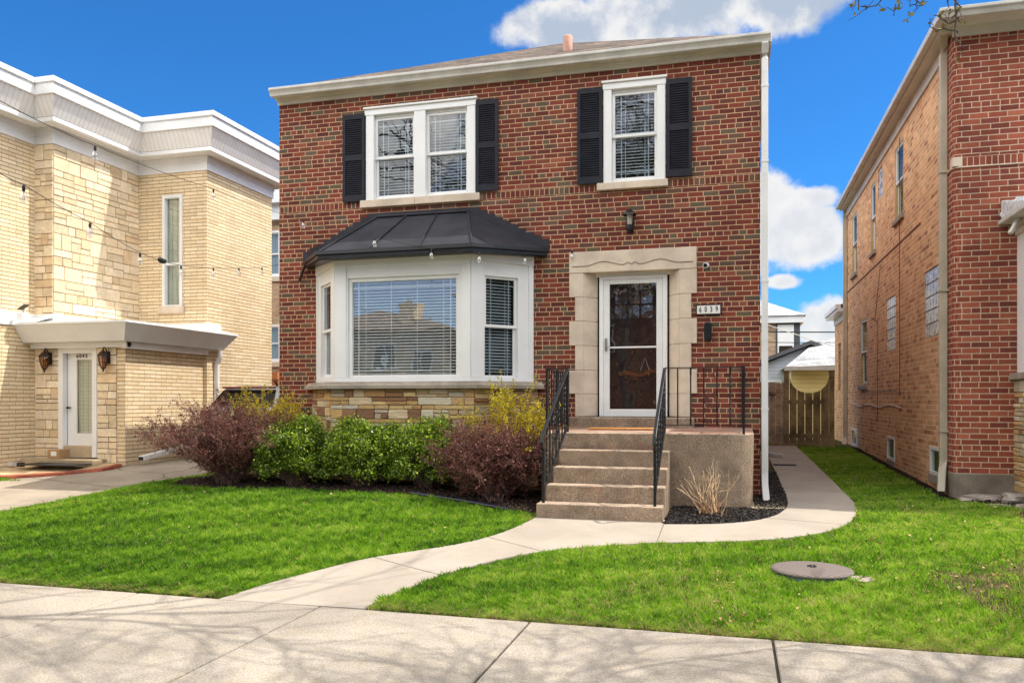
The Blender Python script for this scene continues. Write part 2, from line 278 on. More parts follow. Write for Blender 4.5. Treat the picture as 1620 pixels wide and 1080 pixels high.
# ------------------------------------------------------------------ mesh helpers
def tag(o, label=None, cat=None, group=None, kind=None):
    if label: o['label'] = label
    if cat: o['category'] = cat
    if group: o['group'] = group
    if kind: o['kind'] = kind
    return o
def empty(name, loc, label, cat, group=None, kind=None):
    o = bpy.data.objects.new(name, None); COL.objects.link(o); o.location = loc; o.empty_display_size = .2
    return tag(o, label, cat, group, kind)
def worldloc(o):
    v = Vector((0, 0, 0))
    while o is not None: v = v + Vector(o.location); o = o.parent
    return v
def frame(ox, oy, oz=0., rot=0.):   # local x along the wall (left to right seen from outside), local y into the wall
    return Matrix.Translation((ox, oy, oz)) @ Matrix.Rotation(rot, 4, 'Z')
class MB:
    def __init__(s, T=None): s.v = []; s.f = []; s.c = []; s.T = T or Matrix.Identity(4); s.col = (1, 1, 1); s.smooth = []
    def face(s, pts, smooth=False):
        i = len(s.v); s.v += [tuple(s.T @ Vector(p)) for p in pts]; s.f.append(list(range(i, i+len(pts)))); s.c.append(s.col); s.smooth.append(smooth)
    def mesh(s, vs, fs, smooth=False):
        i = len(s.v); s.v += [tuple(s.T @ Vector(p)) for p in vs]
        for f in fs: s.f.append([i+q for q in f]); s.c.append(s.col); s.smooth.append(smooth)
    def box(s, x0, x1, y0, y1, z0, z1):
        x0, x1 = min(x0, x1), max(x0, x1); y0, y1 = min(y0, y1), max(y0, y1); z0, z1 = min(z0, z1), max(z0, z1)
        v = [(x0, y0, z0), (x1, y0, z0), (x1, y1, z0), (x0, y1, z0), (x0, y0, z1), (x1, y0, z1), (x1, y1, z1), (x0, y1, z1)]
        s.mesh(v, [(0, 3, 2, 1), (4, 5, 6, 7), (0, 1, 5, 4), (1, 2, 6, 5), (2, 3, 7, 6), (3, 0, 4, 7)])
    def prism(s, pts, a0, a1, axis='z'):
        n = len(pts)
        def P(p, a): return {'z': (p[0], p[1], a), 'x': (a, p[0], p[1]), 'y': (p[0], a, p[1])}[axis]
        v = [P(p, a0) for p in pts]+[P(p, a1) for p in pts]
        A = sum(pts[i][0]*pts[(i+1) % n][1]-pts[(i+1) % n][0]*pts[i][1] for i in range(n))
        flip = (A < 0) != (axis == 'y') != (a1 < a0)
        fs = [[(i+1) % n, i, n+i, n+(i+1) % n] for i in range(n)]+[list(range(n)), list(range(2*n-1, n-1, -1))]
        if not flip: fs = [f[::-1] for f in fs]
        s.mesh(v, fs)
    def tube(s, path, r, n=6, cap=True, smooth=True):
        path = [Vector(p) for p in path]; rs = r if isinstance(r, (list, tuple)) else [r]*len(path)
        vs, fs = [], []; prev = None
        for i, p in enumerate(path):
            d = (path[min(i+1, len(path)-1)]-path[max(i-1, 0)]).normalized()
            if prev is None: a = d.orthogonal().normalized()
            else: a = (prev-d*prev.dot(d)); a = a.normalized() if a.length > 1e-6 else d.orthogonal().normalized()
            prev = a; b = d.cross(a)
            for j in range(n):
                t = 2*math.pi*j/n; vs.append(p+(a*math.cos(t)+b*math.sin(t))*rs[i])
        for i in range(len(path)-1):
            for j in range(n): fs.append([i*n+j, i*n+(j+1) % n, (i+1)*n+(j+1) % n, (i+1)*n+j])
        s.mesh(vs, fs, smooth)
        if cap: s.mesh(vs[:n], [list(range(n))[::-1]]); s.mesh(vs[-n:], [list(range(n))])
    def rect(s, path, w, h):           # rectangular section along a path in (near) vertical/horizontal runs; w across, h other
        path = [Vector(p) for p in path]; vs, fs = [], []
        for i, p in enumerate(path):
            d = (path[min(i+1, len(path)-1)]-path[max(i-1, 0)]).normalized()
            a = Vector((0, 0, 1)).cross(d)
            a = a.normalized() if a.length > .2 else Vector((1, 0, 0)); b = d.cross(a)
            for sx_, sy_ in ((-1, -1), (1, -1), (1, 1), (-1, 1)): vs.append(p+a*sx_*w/2+b*sy_*h/2)
        for i in range(len(path)-1):
            for j in range(4): fs.append([i*4+j, i*4+(j+1) % 4, (i+1)*4+(j+1) % 4, (i+1)*4+j])
        s.mesh(vs, fs+[[3, 2, 1, 0], [len(vs)-4, len(vs)-3, len(vs)-2, len(vs)-1]])
    def lathe(s, prof, c=(0, 0, 0), n=16, smooth=True):
        vs = [(c[0]+r*math.cos(2*math.pi*j/n), c[1]+r*math.sin(2*math.pi*j/n), c[2]+z) for r, z in prof for j in range(n)]
        fs = [[i*n+j, i*n+(j+1) % n, (i+1)*n+(j+1) % n, (i+1)*n+j] for i in range(len(prof)-1) for j in range(n)]
        s.mesh(vs, fs, smooth)
    def sweep(s, path, prof, closed=False):
        """path: plan points walked with the outside on the right; prof: (out, z)"""
        P = [Vector((p[0], p[1])) for p in path]; n = len(P); rows = []
        for i in range(n):
            d0 = (P[i]-P[i-1]).normalized() if i > 0 else (P[1]-P[0]).normalized()
            d1 = (P[i+1]-P[i]).normalized() if i < n-1 else d0
            n0 = Vector((d0.y, -d0.x)); n1 = Vector((d1.y, -d1.x)); mm = (n0+n1); mm = mm/max(mm.dot(n0), .2)
            rows.append([(P[i].x+mm.x*o, P[i].y+mm.y*o, z) for o, z in prof])
        for i in range(n-1):
            for j in range(len(prof)-1): s.face([rows[i][j], rows[i+1][j], rows[i+1][j+1], rows[i][j+1]])
        s.face(rows[0]); s.face(rows[-1][::-1])
    def build(s, name, mat, parent=None, bevel=0, seg=1, **tg):
        me = bpy.data.meshes.new(name)
        off = worldloc(parent) if parent else Vector((0, 0, 0))
        V = [Vector(p)-off for p in s.v]
        me.from_pydata(V, [], s.f); me.update()
        uv = me.uv_layers.new(name='UV'); Z = Vector((0, 0, 1)); data = np.zeros((len(me.loops), 2), dtype=np.float32)
        for p in me.polygons:
            nn = p.normal
            if abs(nn.z) > .95: ax, ay = Vector((1, 0, 0)), Vector((0, 1, 0))
            else: ax = Z.cross(nn).normalized(); ay = nn.cross(ax)
            zz = abs(nn.z) < .2
            for li in p.loop_indices:
                w = V[me.loops[li].vertex_index]+off
                data[li] = (w.dot(ax), w.z if zz else w.dot(ay))
        uv.data.foreach_set('uv', data.ravel())
        if any(c != (1, 1, 1) for c in s.c):
            ca = me.color_attributes.new('Col', 'FLOAT_COLOR', 'CORNER'); arr = np.ones((len(me.loops), 4), dtype=np.float32)
            for p in me.polygons:
                for li in p.loop_indices: arr[li, :3] = s.c[p.index]
            ca.data.foreach_set('color', arr.ravel())
        me.polygons.foreach_set('use_smooth', s.smooth)
        me.materials.append(mat)
        o = bpy.data.objects.new(name, me); COL.objects.link(o)
        if parent: o.parent = parent
        if bevel:
            md = o.modifiers.new('bevel', 'BEVEL'); md.width = bevel; md.segments = seg; md.limit_method = 'ANGLE'; md.angle_limit = R(40)
        tag(o, **tg); return o
def np_mesh(name, verts, k, mat, parent=None, rnd=None, **tg):
    """verts (N*k,3): N separate k-gons; rnd per polygon"""
    N = len(verts)//k; me = bpy.data.meshes.new(name)
    if parent: verts = verts-np.array(worldloc(parent))
    me.vertices.add(N*k); me.vertices.foreach_set('co', verts.astype(np.float32).ravel())
    me.loops.add(N*k); me.loops.foreach_set('vertex_index', np.arange(N*k, dtype=np.int32))
    me.polygons.add(N); me.polygons.foreach_set('loop_start', np.arange(0, N*k, k, dtype=np.int32))
    try: me.polygons.foreach_set('loop_total', np.full(N, k, dtype=np.int32))
    except Exception: pass
    if rnd is not None:
        a = me.attributes.new('rnd', 'FLOAT', 'FACE'); a.data.foreach_set('value', rnd.astype(np.float32))
    me.update(calc_edges=True); me.materials.append(mat)
    o = bpy.data.objects.new(name, me); COL.objects.link(o)
    if parent: o.parent = parent
    tag(o, **tg); return o
def wall_holes(mb, x0, x1, z0, z1, holes, depth=.12):
    """wall face at local y=0 with openings and their reveals"""
    xs = sorted({x0, x1}|{h[0] for h in holes}|{h[1] for h in holes}); zs = sorted({z0, z1}|{h[2] for h in holes}|{h[3] for h in holes})
    for a, b in zip(xs, xs[1:]):
        for c, d in zip(zs, zs[1:]):
            mx_, mz = (a+b)/2, (c+d)/2
            if any(h[0] < mx_ < h[1] and h[2] < mz < h[3] for h in holes): continue
            mb.face([(a, 0, c), (b, 0, c), (b, 0, d), (a, 0, d)])
    for a, b, c, d in holes:
        mb.face([(a, 0, c), (a, depth, c), (b, depth, c), (b, 0, c)]); mb.face([(a, 0, d), (b, 0, d), (b, depth, d), (a, depth, d)])
        mb.face([(a, 0, c), (a, 0, d), (a, depth, d), (a, depth, c)]); mb.face([(b, 0, c), (b, depth, c), (b, depth, d), (b, 0, d)])
def ring(mb, x0, x1, z0, z1, w, y0, y1, wb=None, wt=None):
    wb = w if wb is None else wb; wt = w if wt is None else wt
    mb.box(x0, x0+w, y0, y1, z0, z1); mb.box(x1-w, x1, y0, y1, z0, z1)
    mb.box(x0+w, x1-w, y0, y1, z0, z0+wb); mb.box(x0+w, x1-w, y0, y1, z1-wt, z1)
def blind(parent, T, x0, x1, z0, z1, y, pitch=.044, tilt=20, cords=2):
    b = MB(T); n = int((z1-z0)/pitch); w = .023; cs, sn = math.cos(R(tilt))*w, math.sin(R(tilt))*w
    for i in range(n):
        z = z1-.02-i*pitch
        b.face([(x0, y-cs, z-sn), (x1, y-cs, z-sn), (x1, y+cs, z+sn), (x0, y+cs, z+sn)])
    for i in range(cords):
        x = x0+(x1-x0)*(i+.5)/cords; b.box(x-.004, x+.004, y-cs-.004, y-cs-.001, z0, z1)
    return b.build('blind', M_BLIND, parent)
def dsash(parent, T, x0, x1, z0, z1, y=.05, mid=None, blinds=True, prairie=True, M=None, gl=None, fw=.04, pitch=.044):
    """double hung pair of sashes, glass, grille, blind between x0..x1, z0..z1; y = outer face of the upper sash"""
    M = M or M_WHITE; gl = gl or M_GL; mid = mid or (z0+z1)/2
    for (a, b, yy, up) in ((mid-.018, z1, y, True), (z0, mid+.018, y+.035, False)):
        s = MB(T); ring(s, x0, x1, a, b, fw, yy, yy+.034, wb=.042, wt=.036); so = s.build('sash', M, parent, bevel=.003)
        g = MB(T); g.face([(x0+fw, yy+.016, a+.042), (x1-fw, yy+.016, a+.042), (x1-fw, yy+.016, b-.036), (x0+fw, yy+.016, b-.036)]); g.build('glass', gl, parent)
        if prairie:
            q = MB(T); i_ = .085
            for xx in (x0+fw+i_, x1-fw-i_): q.box(xx-.006, xx+.006, yy+.018, yy+.024, a+.042, b-.036)
            zz = b-.036-i_ if up else a+.042+i_
            q.box(x0+fw, x1-fw, yy+.019, yy+.023, zz-.006, zz+.006); q.build('grille', M, parent)
    if blinds: blind(parent, T, x0+fw, x1-fw, z0+.05, z1-.04, y+.095, pitch, 34)

# ------------------------------------------------------------------ terrain
def sstep(a, b, x): t = np.clip((x-a)/(b-a), 0, 1); return t*t*(3-2*t)
def G(x, y):
    x = np.asarray(x, dtype=float); y = np.asarray(y, dtype=float)
    z = np.interp(y, [-9.2, -5.75, -4, -2.35, -1.35, 1, 9], [-.20, -.18, -.06, .06, .12, .15, .33])
    zd = np.interp(y, [-9.2, -5.75, -3, -1, .5, 9], [-.20, -.18, -.03, .10, .28, .36])
    w = sstep(-8.7, -9.5, x); z = z*(1-w)+zd*w
    return z+.13*sstep(-3, -4.6, x)*sstep(-9.3, -7.8, x)*sstep(-5, -2.2, y)*sstep(6, 2, y)
def gz(x, y): return float(G(x, y))
def pip(poly, X, Y):
    ins = np.zeros(X.shape, bool); n = len(poly)
    for i in range(n):
        (x1, y1), (x2, y2) = poly[i], poly[(i+1) % n]
        if y1 == y2: continue
        c = ((y1 > Y) != (y2 > Y)) & (X < (x2-x1)*(Y-y1)/(y2-y1)+x1); ins ^= c
    return ins
def smooth_poly(pts, it=2):
    for _ in range(it):
        q = [pts[0]]
        for a, b in zip(pts, pts[1:]): q += [(a[0]*.75+b[0]*.25, a[1]*.75+b[1]*.25), (a[0]*.25+b[0]*.75, a[1]*.25+b[1]*.75)]
        q.append(pts[-1]); pts = q
    return pts
import mathutils.geometry as mg
def slab(name, poly, lift, mat, down=.12, step=.4, **tg):
    """a sheet draped on the terrain with a real edge"""
    def dens(p):
        q = []
        for i in range(len(p)):
            a, b = p[i], p[(i+1) % len(p)]; n = max(1, int(math.dist(a, b)/step))
            q += [(a[0]+(b[0]-a[0])*t/n, a[1]+(b[1]-a[1])*t/n) for t in range(n)]
        return q
    poly = dens(poly); xs = [p[0] for p in poly]; ys = [p[1] for p in poly]; n = len(poly)
    gx, gy = np.meshgrid(np.arange(min(xs)+.13, max(xs), step), np.arange(min(ys)+.11, max(ys), step)); gx = gx.ravel(); gy = gy.ravel()
    P = np.array(poly); keep = pip(poly, gx, gy)
    dmin = np.array([np.min(np.hypot(P[:, 0]-a, P[:, 1]-b)) for a, b in zip(gx, gy)]) if len(gx) else np.array([])
    keep &= dmin > step*.3
    inner = list(zip(gx[keep], gy[keep])); pts = [Vector(p) for p in poly]+[Vector(p) for p in inner]
    v, e, f, _, _, _ = mg.delaunay_2d_cdt(pts, [(i, (i+1) % n) for i in range(n)], [], 1, 1e-5)
    b = MB(); base = [(p[0], p[1], gz(p[0], p[1])+lift) for p in v]; b.mesh(base, [list(t) for t in f])
    for i in range(n):
        a, c = poly[i], poly[(i+1) % n]; za, zc = gz(*a)+lift, gz(*c)+lift
        b.face([(a[0], a[1], za), (a[0], a[1], za-down), (c[0], c[1], zc-down), (c[0], c[1], zc)])
    return b.build(name, mat, **tg)

walkL = smooth_poly([(-4.30, -5.79), (-4.165, -5.32), (-3.94, -4.866), (-3.672, -4.398), (-3.311, -4.031), (-2.932, -3.617), (-2.68, -3.102), (-2.54, -2.42)], 1)
mulchF = smooth_poly([(-1.083, -2.44), (-.615, -2.36), (-.285, -2.20), (-.03, -1.98), (.20, -1.55), (.31, -.84), (.33, .45), (.34, 3.0)], 1)
walkR = smooth_poly([(1.08, 9.0), (1.12, 3.55), (1.12, .285), (1.088, -.92), (.936, -1.795), (.657, -2.42), (.197, -2.837), (-.411, -3.1), (-1.075, -3.262),
                     (-1.549, -3.454), (-2.11, -3.783), (-2.491, -4.206), (-2.787, -4.749), (-2.934, -5.242), (-3.071, -5.745)], 1)
bedF = [(-8.3, -.9), (-7.9, -1.75), (-7.2, -1.87), (-6.6, -1.78), (-5.7, -1.74), (-4.76, -1.76), (-3.9, -1.78), (-3.35, -1.86), (-2.85, -2.05), (-2.56, -2.12)]
drvR = [(-10.2, -5.76), (-9.9, -4.4), (-9.55, -3.1), (-9.3, -2.2), (-9.0, -1.4), (-8.8, -.3), (-8.6, 1.0), (-8.4, 9.)]

# ground sheet to the horizon
def grid_axis(lo, hi, d, far):
    a = list(np.arange(lo, hi+1e-6, d)); ext = []; x = hi; s = d
    while x < far: s *= 1.6; x += s; ext.append(x)
    neg = []; x = lo; s = d
    while x > -far: s *= 1.6; x -= s; neg.append(x)
    return np.array(neg[::-1]+a+ext)
ax_ = grid_axis(-16, 6, .4, 700); ay_ = grid_axis(-9.2, 10, .4, 700)
gb = MB(); nx, ny = len(ax_), len(ay_)
def street_z(x, y): return gz(x, y) if y > -11.2 else -.20
gb.mesh([(x, y, street_z(x, y)) for y in ay_ for x in ax_], [(j*nx+i, j*nx+i+1, (j+1)*nx+i+1, (j+1)*nx+i) for j in range(ny-1) for i in range(nx-1)], True)
m, k = new_mat('lawn_soil'); g_ = k.n('ShaderNodeNewGeometry').outputs['Position']
c_ = k.ramp(k.noise(g_, 6., 6, .7), [(.3, (.05, .055, .02)), (.5, (.085, .075, .035)), (.62, (.13, .095, .055)), (.75, (.09, .065, .04))])
finish(k, c_, .95, k.noise(g_, 40., 4), .6, .02, spec=0.0); M_LAWN = m
gb.build('ground', M_LAWN, kind='structure')

swp = [(-24, -5.76), (14, -5.76), (14, -7.6), (-24, -7.6)]
M_JOINT = plain('joint_dirt', (.05, .042, .035), .95, .3)
# sidewalk: flags of concrete separated by real joints
sw = MB(); xs = []; x = -1.755
px_ = [-1.755+1.655*i for i in range(-14, 10)]
for a, b in zip(px_, px_[1:]):
    n = 1
    sw.box(a+.009, b-.009, -8.7, -5.765, -.30, -.155)
sw.build('sidewalk', M_SIDE, kind='structure', bevel=.006)
jb = MB(); jb.box(-24, 14, -8.69, -5.775, -.29, -.172); jb.build('sidewalk_joint_dirt', M_JOINT, kind='structure')
st = MB(); st.face([(-60, -11.3-9, -.17), (60, -11.3-9, -.17), (60, -11.3, -.17), (-60, -11.3, -.17)]); st.build('street', M_ASPH, kind='structure')
kb = MB(); kb.box(-60, 60, -11.3, -11.12, -.35, -.12); kb.box(-60, 60, -20.5, -20.3, -.35, -.12); kb.build('kerb', M_SIDE, kind='structure', bevel=.02)
sw2 = MB(); sw2.box(-60, 60, -23.4, -21.9, -.35, -.14); sw2.build('far_sidewalk', M_SIDE, kind='structure')
# front walk in flags, joints running across it
front_poly = walkL+[(-2.54, -2.2), (-1.09, -2.2)]+mulchF+[(.34, 9.0)]+walkR
full = [(p[0], p[1]) for p in front_poly]
cuts = [((-3.72, -4.30), (-2.74, -4.80)), ((-2.93, -3.27), (-1.98, -3.90)), ((-1.086, -2.30), (-1.15, -3.4)),
        ((.05, -1.9), (1.3, -2.25)), ((.2, .35), (1.4, .35)), ((.2, 1.9), (1.4, 1.9)), ((.2, 3.5), (1.4, 3.5)), ((.2, 5.2), (1.4, 5.2)), ((.2, 7.), (1.4, 7.))]
def clip_poly(poly, a, b, side, gap):
    nx_, ny_ = -(b[1]-a[1]), b[0]-a[0]; L_ = math.hypot(nx_, ny_); nx_, ny_ = nx_/L_*side, ny_/L_*side
    d = [(p[0]-a[0])*nx_+(p[1]-a[1])*ny_-gap for p in poly]; out = []
    for i in range(len(poly)):
        j = (i+1) % len(poly)
        if d[i] >= 0: out.append(poly[i])
        if (d[i] >= 0) != (d[j] >= 0):
            t = d[i]/(d[i]-d[j]); out.append((poly[i][0]+t*(poly[j][0]-poly[i][0]), poly[i][1]+t*(poly[j][1]-poly[i][1])))
    return out
wm = MB()
# split left arm and right arm separately (both are simple shapes)
armL = walkL+[(-2.54, -2.2), (-1.086, -2.2), (-1.086, -3.266)]+[p for p in walkR if p[0] < -1.086]
armR = [(-1.086, -3.262), (-1.083, -2.44)]+mulchF[1:]+[(.34, 9.0)]+[p for p in walkR if p[0] > -1.075]
def pieces(poly, cs):
    out = [poly]
    for a, b in cs:
        last = out.pop(); out += [clip_poly(last, a, b, -1, .007), clip_poly(last, a, b, 1, .007)]
    return out
pL = pieces(armL, cuts[:2]); pR = pieces(armR, cuts[3:])
def shrink_x(poly, x, sgn): return [(p[0]+sgn*.006 if abs(p[0]-x) < .012 else p[0], p[1]) for p in poly]
parts = [p for p in pL]+[shrink_x(p, -1.086, 1) for p in pR]
walk_root = None
def drape(poly, lift, down, b):
    def dens(p):
        q = []
        for i in range(len(p)):
            a, c = p[i], p[(i+1) % len(p)]; n = max(1, int(math.dist(a, c)/.35)); q += [(a[0]+(c[0]-a[0])*t/n, a[1]+(c[1]-a[1])*t/n) for t in range(n)]
        return q
    poly = dens(poly); n = len(poly)
    v, e, f, _, _, _ = mg.delaunay_2d_cdt([Vector(p) for p in poly], [(i, (i+1) % n) for i in range(n)], [], 1, 1e-5)
    b.mesh([(p[0], p[1], gz(p[0], p[1])+lift) for p in v], [list(t) for t in f])
    for i in range(n):
        a, c = poly[i], poly[(i+1) % n]; za, zc = gz(*a)+lift, gz(*c)+lift
        b.face([(a[0], a[1], za), (a[0], a[1], za-down), (c[0], c[1], zc-down), (c[0], c[1], zc)])
for p in parts: drape(p, .028, .1, wm)
wm.build('front_walk', M_WALK, kind='structure')
wj = MB(); drape(armL, .012, .05, wj); drape(armR, .012, .05, wj); wj.build('walk_joint_dirt', M_JOINT, kind='structure')
slab('driveway', [(-13.4, -5.76)]+drvR[0:1]+drvR[1:]+[(-10.5, 9), (-10.5, .1), (-11.1, -.45), (-11.9, -.85), (-13.6, -1.2)], .02, M_DRV, kind='structure')
slab('paver_landing', [(-10.72, .5), (-10.72, .05), (-11.15, -.28), (-11.85, -.62), (-13.4, -.9), (-15, -.95), (-15, .5)], .05, M_PAVER, kind='structure')
slab('paver_border', [(-10.62, .45), (-10.60, -.02), (-11.08, -.38), (-11.8, -.73), (-13.4, -1.02), (-15, -1.07), (-15, -.94), (-13.4, -.89), (-11.85, -.61), (-11.15, -.27), (-10.73, .06), (-10.73, .45)], .055, M_PRED, kind='structure')
slab('mulch_bed', bedF+[(-2.56, -.06), (-8.1, -.06)], .006, M_SOIL, down=.03, kind='structure')
slab('side_mulch_bed', [(-1.10, -2.42)]+mulchF[1:]+[(.02, 3.0), (.02, -.02), (-1.06, -.06)], .004, M_SOIL, down=.03, kind='structure')
slab('dirt_strip', [(2.24, 9.), (2.46, 9.), (2.46, .44), (5, .44), (5, -.35), (3.6, -.25), (2.9, -.35), (2.5, .1), (2.25, .3), (2.28, 2.)], .006, M_SOIL, down=.03, kind='structure')

# ------------------------------------------------------------------ brick house
HX0, HX1, HY1 = -7.26, 0.0, 10.0
house = empty('brick_house', (-3.63, 5, 0), 'two storey dark red brick house with black shutters and white bay window, in the middle', 'house')
T0 = frame(0, 0)
w = MB(T0)
DW = (-5.74, -4.02, 4.47, 5.86); SW = (-2.10, -1.27, 4.48, 5.89); DO = (-2.44, -1.02, 1.0, 3.25); BO = (-6.55, -3.19, 1.66, 3.5)
wall_holes(w, HX0, HX1, -.3, 6.2, [DW, SW, DO, BO], .16)
w.face([(HX1, 0, -.3), (HX1, HY1, -.3), (HX1, HY1, 6.2), (HX1, 0, 6.2)]); w.face([(HX0, HY1, -.3), (HX0, 0, -.3), (HX0, 0, 6.2), (HX0, HY1, 6.2)])
w.face([(HX1, HY1, -.3), (HX0, HY1, -.3), (HX0, HY1, 6.2), (HX1, HY1, 6.2)])
w.build('wall', M_BR, house)
# inner shell keeps the rooms dark
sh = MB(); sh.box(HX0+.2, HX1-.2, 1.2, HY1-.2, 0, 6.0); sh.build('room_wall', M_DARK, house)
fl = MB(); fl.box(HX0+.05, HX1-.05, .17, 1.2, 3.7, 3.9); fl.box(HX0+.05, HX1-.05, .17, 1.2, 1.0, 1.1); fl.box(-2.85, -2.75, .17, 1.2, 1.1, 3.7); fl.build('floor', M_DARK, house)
# roof
rf = MB(); e = .20; A = [(HX0-.07, -e, 6.262), (HX1+.10, -e, 6.262), (HX1+.10, HY1+e, 6.262), (HX0-.07, HY1+e, 6.262)]
r1, r2 = (-3.45, 3.5, 8.1), (-3.45, 6.5, 8.1)
rf.face([A[0], A[1], r1]); rf.face([A[1], A[2], r2, r1]); rf.face([A[2], A[3], r2]); rf.face([A[3], A[0], r1, r2]); rf.face([(a[0], a[1], 6.252) for a in A[::-1]])
roof = rf.build('roof', M_SHNG, house)
p_ = MB(); p_.lathe([(.075, 0), (.075, .25), (.06, .27), (.06, .2)], (-2.82, .95, 6.79), 14); p_.build('vent_pipe', M_COPPER, roof)
so = MB(); so.box(HX0-.045, HX1+.06, -.13, .0, 6.165, 6.25); so.box(HX0-.045, HX0, .001, HY1, 6.165, 6.25); so.box(HX1, HX1+.06, .001, HY1, 6.165, 6.25); so.box(HX0-.02, HX1+.03, -.06, -.001, 6.125, 6.164); so.box(HX0-.012, HX1+.02, -.028, -.001, 6.07, 6.124)
so.build('soffit', M_CREAM, house)
gt = MB(); gp = [(-.132, 6.262), (-.132, 6.15), (-.19, 6.15), (-.20, 6.185), (-.22, 6.215), (-.24, 6.235), (-.24, 6.27), (-.23, 6.27)]
gt.prism(gp, HX0-.05, HX1+.125, 'x'); gt.box(HX1+.062, HX1+.14, -.13, HY1, 6.165, 6.268); gt.build('gutter', M_GUT, house, bevel=.004)
ds = MB(); ds.rect([(.055, -.18, 6.16), (.055, -.10, 6.05), (.055, -.055, 5.98), (.055, -.055, .45), (.055, -.10, .30), (.055, -.62, .12)], .085, .07)
ds.build('downspout', M_DSW, house, bevel=.006)
for z in (1.3, 3.0, 4.6, 5.6): cl = MB(); cl.box(.005, .105, -.095, -.0, z, z+.025); cl.build('downspout_strap', M_DSW, house)

# upper windows
def sill(parent, x0, x1, z0, z1, name='sill', T=T0, out=.06, joints=(), mat=None):
    s = MB(T); cuts_ = [x0]+list(joints)+[x1]
    for a, b in zip(cuts_, cuts_[1:]): s.box(a+.001, b-.001, -out, .06, z0, z1)
    return s.build(name, mat or M_LIME, parent, bevel=.006)
# double window
f = MB(T0); x0, x1, z0, z1 = -5.76, -4.006, 4.474, 5.885
f.box(x0, x0+.13, -.028, .10, z0, z1-.12); f.box(x1-.13, x1, -.028, .10, z0, z1-.12); f.box(x0-.02, x1+.02, -.035, .10, z1-.12, z1-.03); f.box(x0-.035, x1+.035, -.06, .05, z1-.03, z1)
f.box(-4.975, -4.79, -.028, .10, z0+.001, z1-.121); f.box(x0+.131, -4.976, .0, .10, z0, z0+.035); f.box(-4.789, x1-.131, .0, .10, z0, z0+.035)
f.box(x0+.13, -4.975, .02, .10, z1-.16, z1-.121); f.box(-4.79, x1-.13, .02, .10, z1-.16, z1-.121)
wn = f.build('window', M_WHITE, house, bevel=.004, label='wide double window of two white sashes over the bay')
dsash(wn, T0, x0+.132, -4.977, z0+.037, z1-.162, .03, 5.117); dsash(wn, T0, -4.788, x1-.132, z0+.037, z1-.162, .03, 5.117)
sill(wn, -5.845, -3.937, 4.36, 4.472, joints=(-4.95,))
f = MB(T0); x0, x1, z0, z1 = -2.115, -1.254, 4.482, 5.91
f.box(x0, x0+.115, -.028, .10, z0, z1-.12); f.box(x1-.115, x1, -.028, .10, z0, z1-.12); f.box(x0-.01, x1+.01, -.035, .10, z1-.12, z1-.03); f.box(x0-.025, x1+.025, -.06, .05, z1-.03, z1)
f.box(x0+.116, x1-.116, 0, .10, z0, z0+.035); f.box(x0+.115, x1-.115, .02, .10, z1-.16, z1-.121)
wn2 = f.build('window', M_WHITE, house, bevel=.004, label='single white window over the front door')
dsash(wn2, T0, x0+.117, x1-.117, z0+.037, z1-.162, .03, 5.142); sill(wn2, -2.205, -1.219, 4.38, 4.479)
def shutter(x0, x1, z0, z1):
    s = MB(T0); y0, y1 = -.045, -.012; fw = .045; zm = z0+(z1-z0)*.50
    s.box(x0, x0+fw, y0, y1, z0, z1); s.box(x1-fw, x1, y0, y1, z0, z1)
    for a, b in ((z0, z0+.09), (zm-.04, zm+.04), (z1-.075, z1)): s.box(x0+fw, x1-fw, y0, y1, a, b)
    s.box(x0+fw, x1-fw, -.016, -.004, z0, z1)
    for a, b in ((z0+.09, zm-.04), (zm+.04, z1-.075)):
        n = int((b-a)/.031)
        for i in range(n):
            z = a+(i+.5)*(b-a)/n; s.mesh([(x0+fw, y0+.006, z-.013), (x1-fw, y0+.006, z-.013), (x1-fw, -.017, z+.013), (x0+fw, -.017, z+.013), (x0+fw, y0+.006, z-.007), (x1-fw, y0+.006, z-.007), (x1-fw, -.017, z+.019), (x0+fw, -.017, z+.019)],
                   [(0, 1, 5, 4), (4, 5, 6, 7), (0, 3, 2, 1), (0, 4, 7, 3), (1, 2, 6, 5)])
    s.build('shutter', M_SHUT, house)
shutter(-6.142, -5.775, 4.468, 5.80); shutter(-3.995, -3.657, 4.49, 5.825); shutter(-2.486, -2.128, 4.485, 5.833); shutter(-1.242, -.895, 4.502, 5.848)

# ---- bay window
bay = MB()
BP = [(-6.6, 0), (-5.9, -.75), (-3.84, -.75), (-3.14, 0)]
def bay_faces():
    out = []
    for a, b in zip(BP, BP[1:]):
        L = math.dist(a, b); out.append((frame(a[0], a[1], 0, math.atan2(b[1]-a[1], b[0]-a[0])), L))
    return out
BF = bay_faces(); zt, zb = 3.36, 1.695
holes = [[(.24, BF[0][1]-.24, 1.78, 3.17)], [(.20, BF[1][1]-.17, 1.735, 3.18)], [(.22, BF[2][1]-.26, 1.74, 3.17)]]
bay = MB()
for (T, L), hs in zip(BF, holes):
    bay.T = T; wall_holes(bay, 0, L, zb, zt, hs, .12)
bay.T = Matrix.Identity(4)
bay.prism([(-6.55, 0.02), (-5.88, -.7), (-3.86, -.7), (-3.19, .02)], zt-.02, zt+.14)
bayo = bay.build('bay_window', M_WHITE, house, label='large white three sided bay window under a black metal roof')
tr = MB(); tr.sweep(BP, [(0, 3.361), (.028, 3.361), (.028, 3.50), (0, 3.50)]); tr.sweep(BP, [(0, zb), (.018, zb), (.018, zb+.055), (0, zb+.055)])
for (T, L), (c0, c1) in zip(BF, ((.10, .20), (.20, .15), (.20, .10))):
    tr.T = T; tr.box(.0, c0-.02, -.016, 0, zb+.056, 3.36); tr.box(L-c1+.02, L, -.016, 0, zb+.056, 3.36)
tr.build('corner_trim', M_WHITE, bayo, bevel=.003)
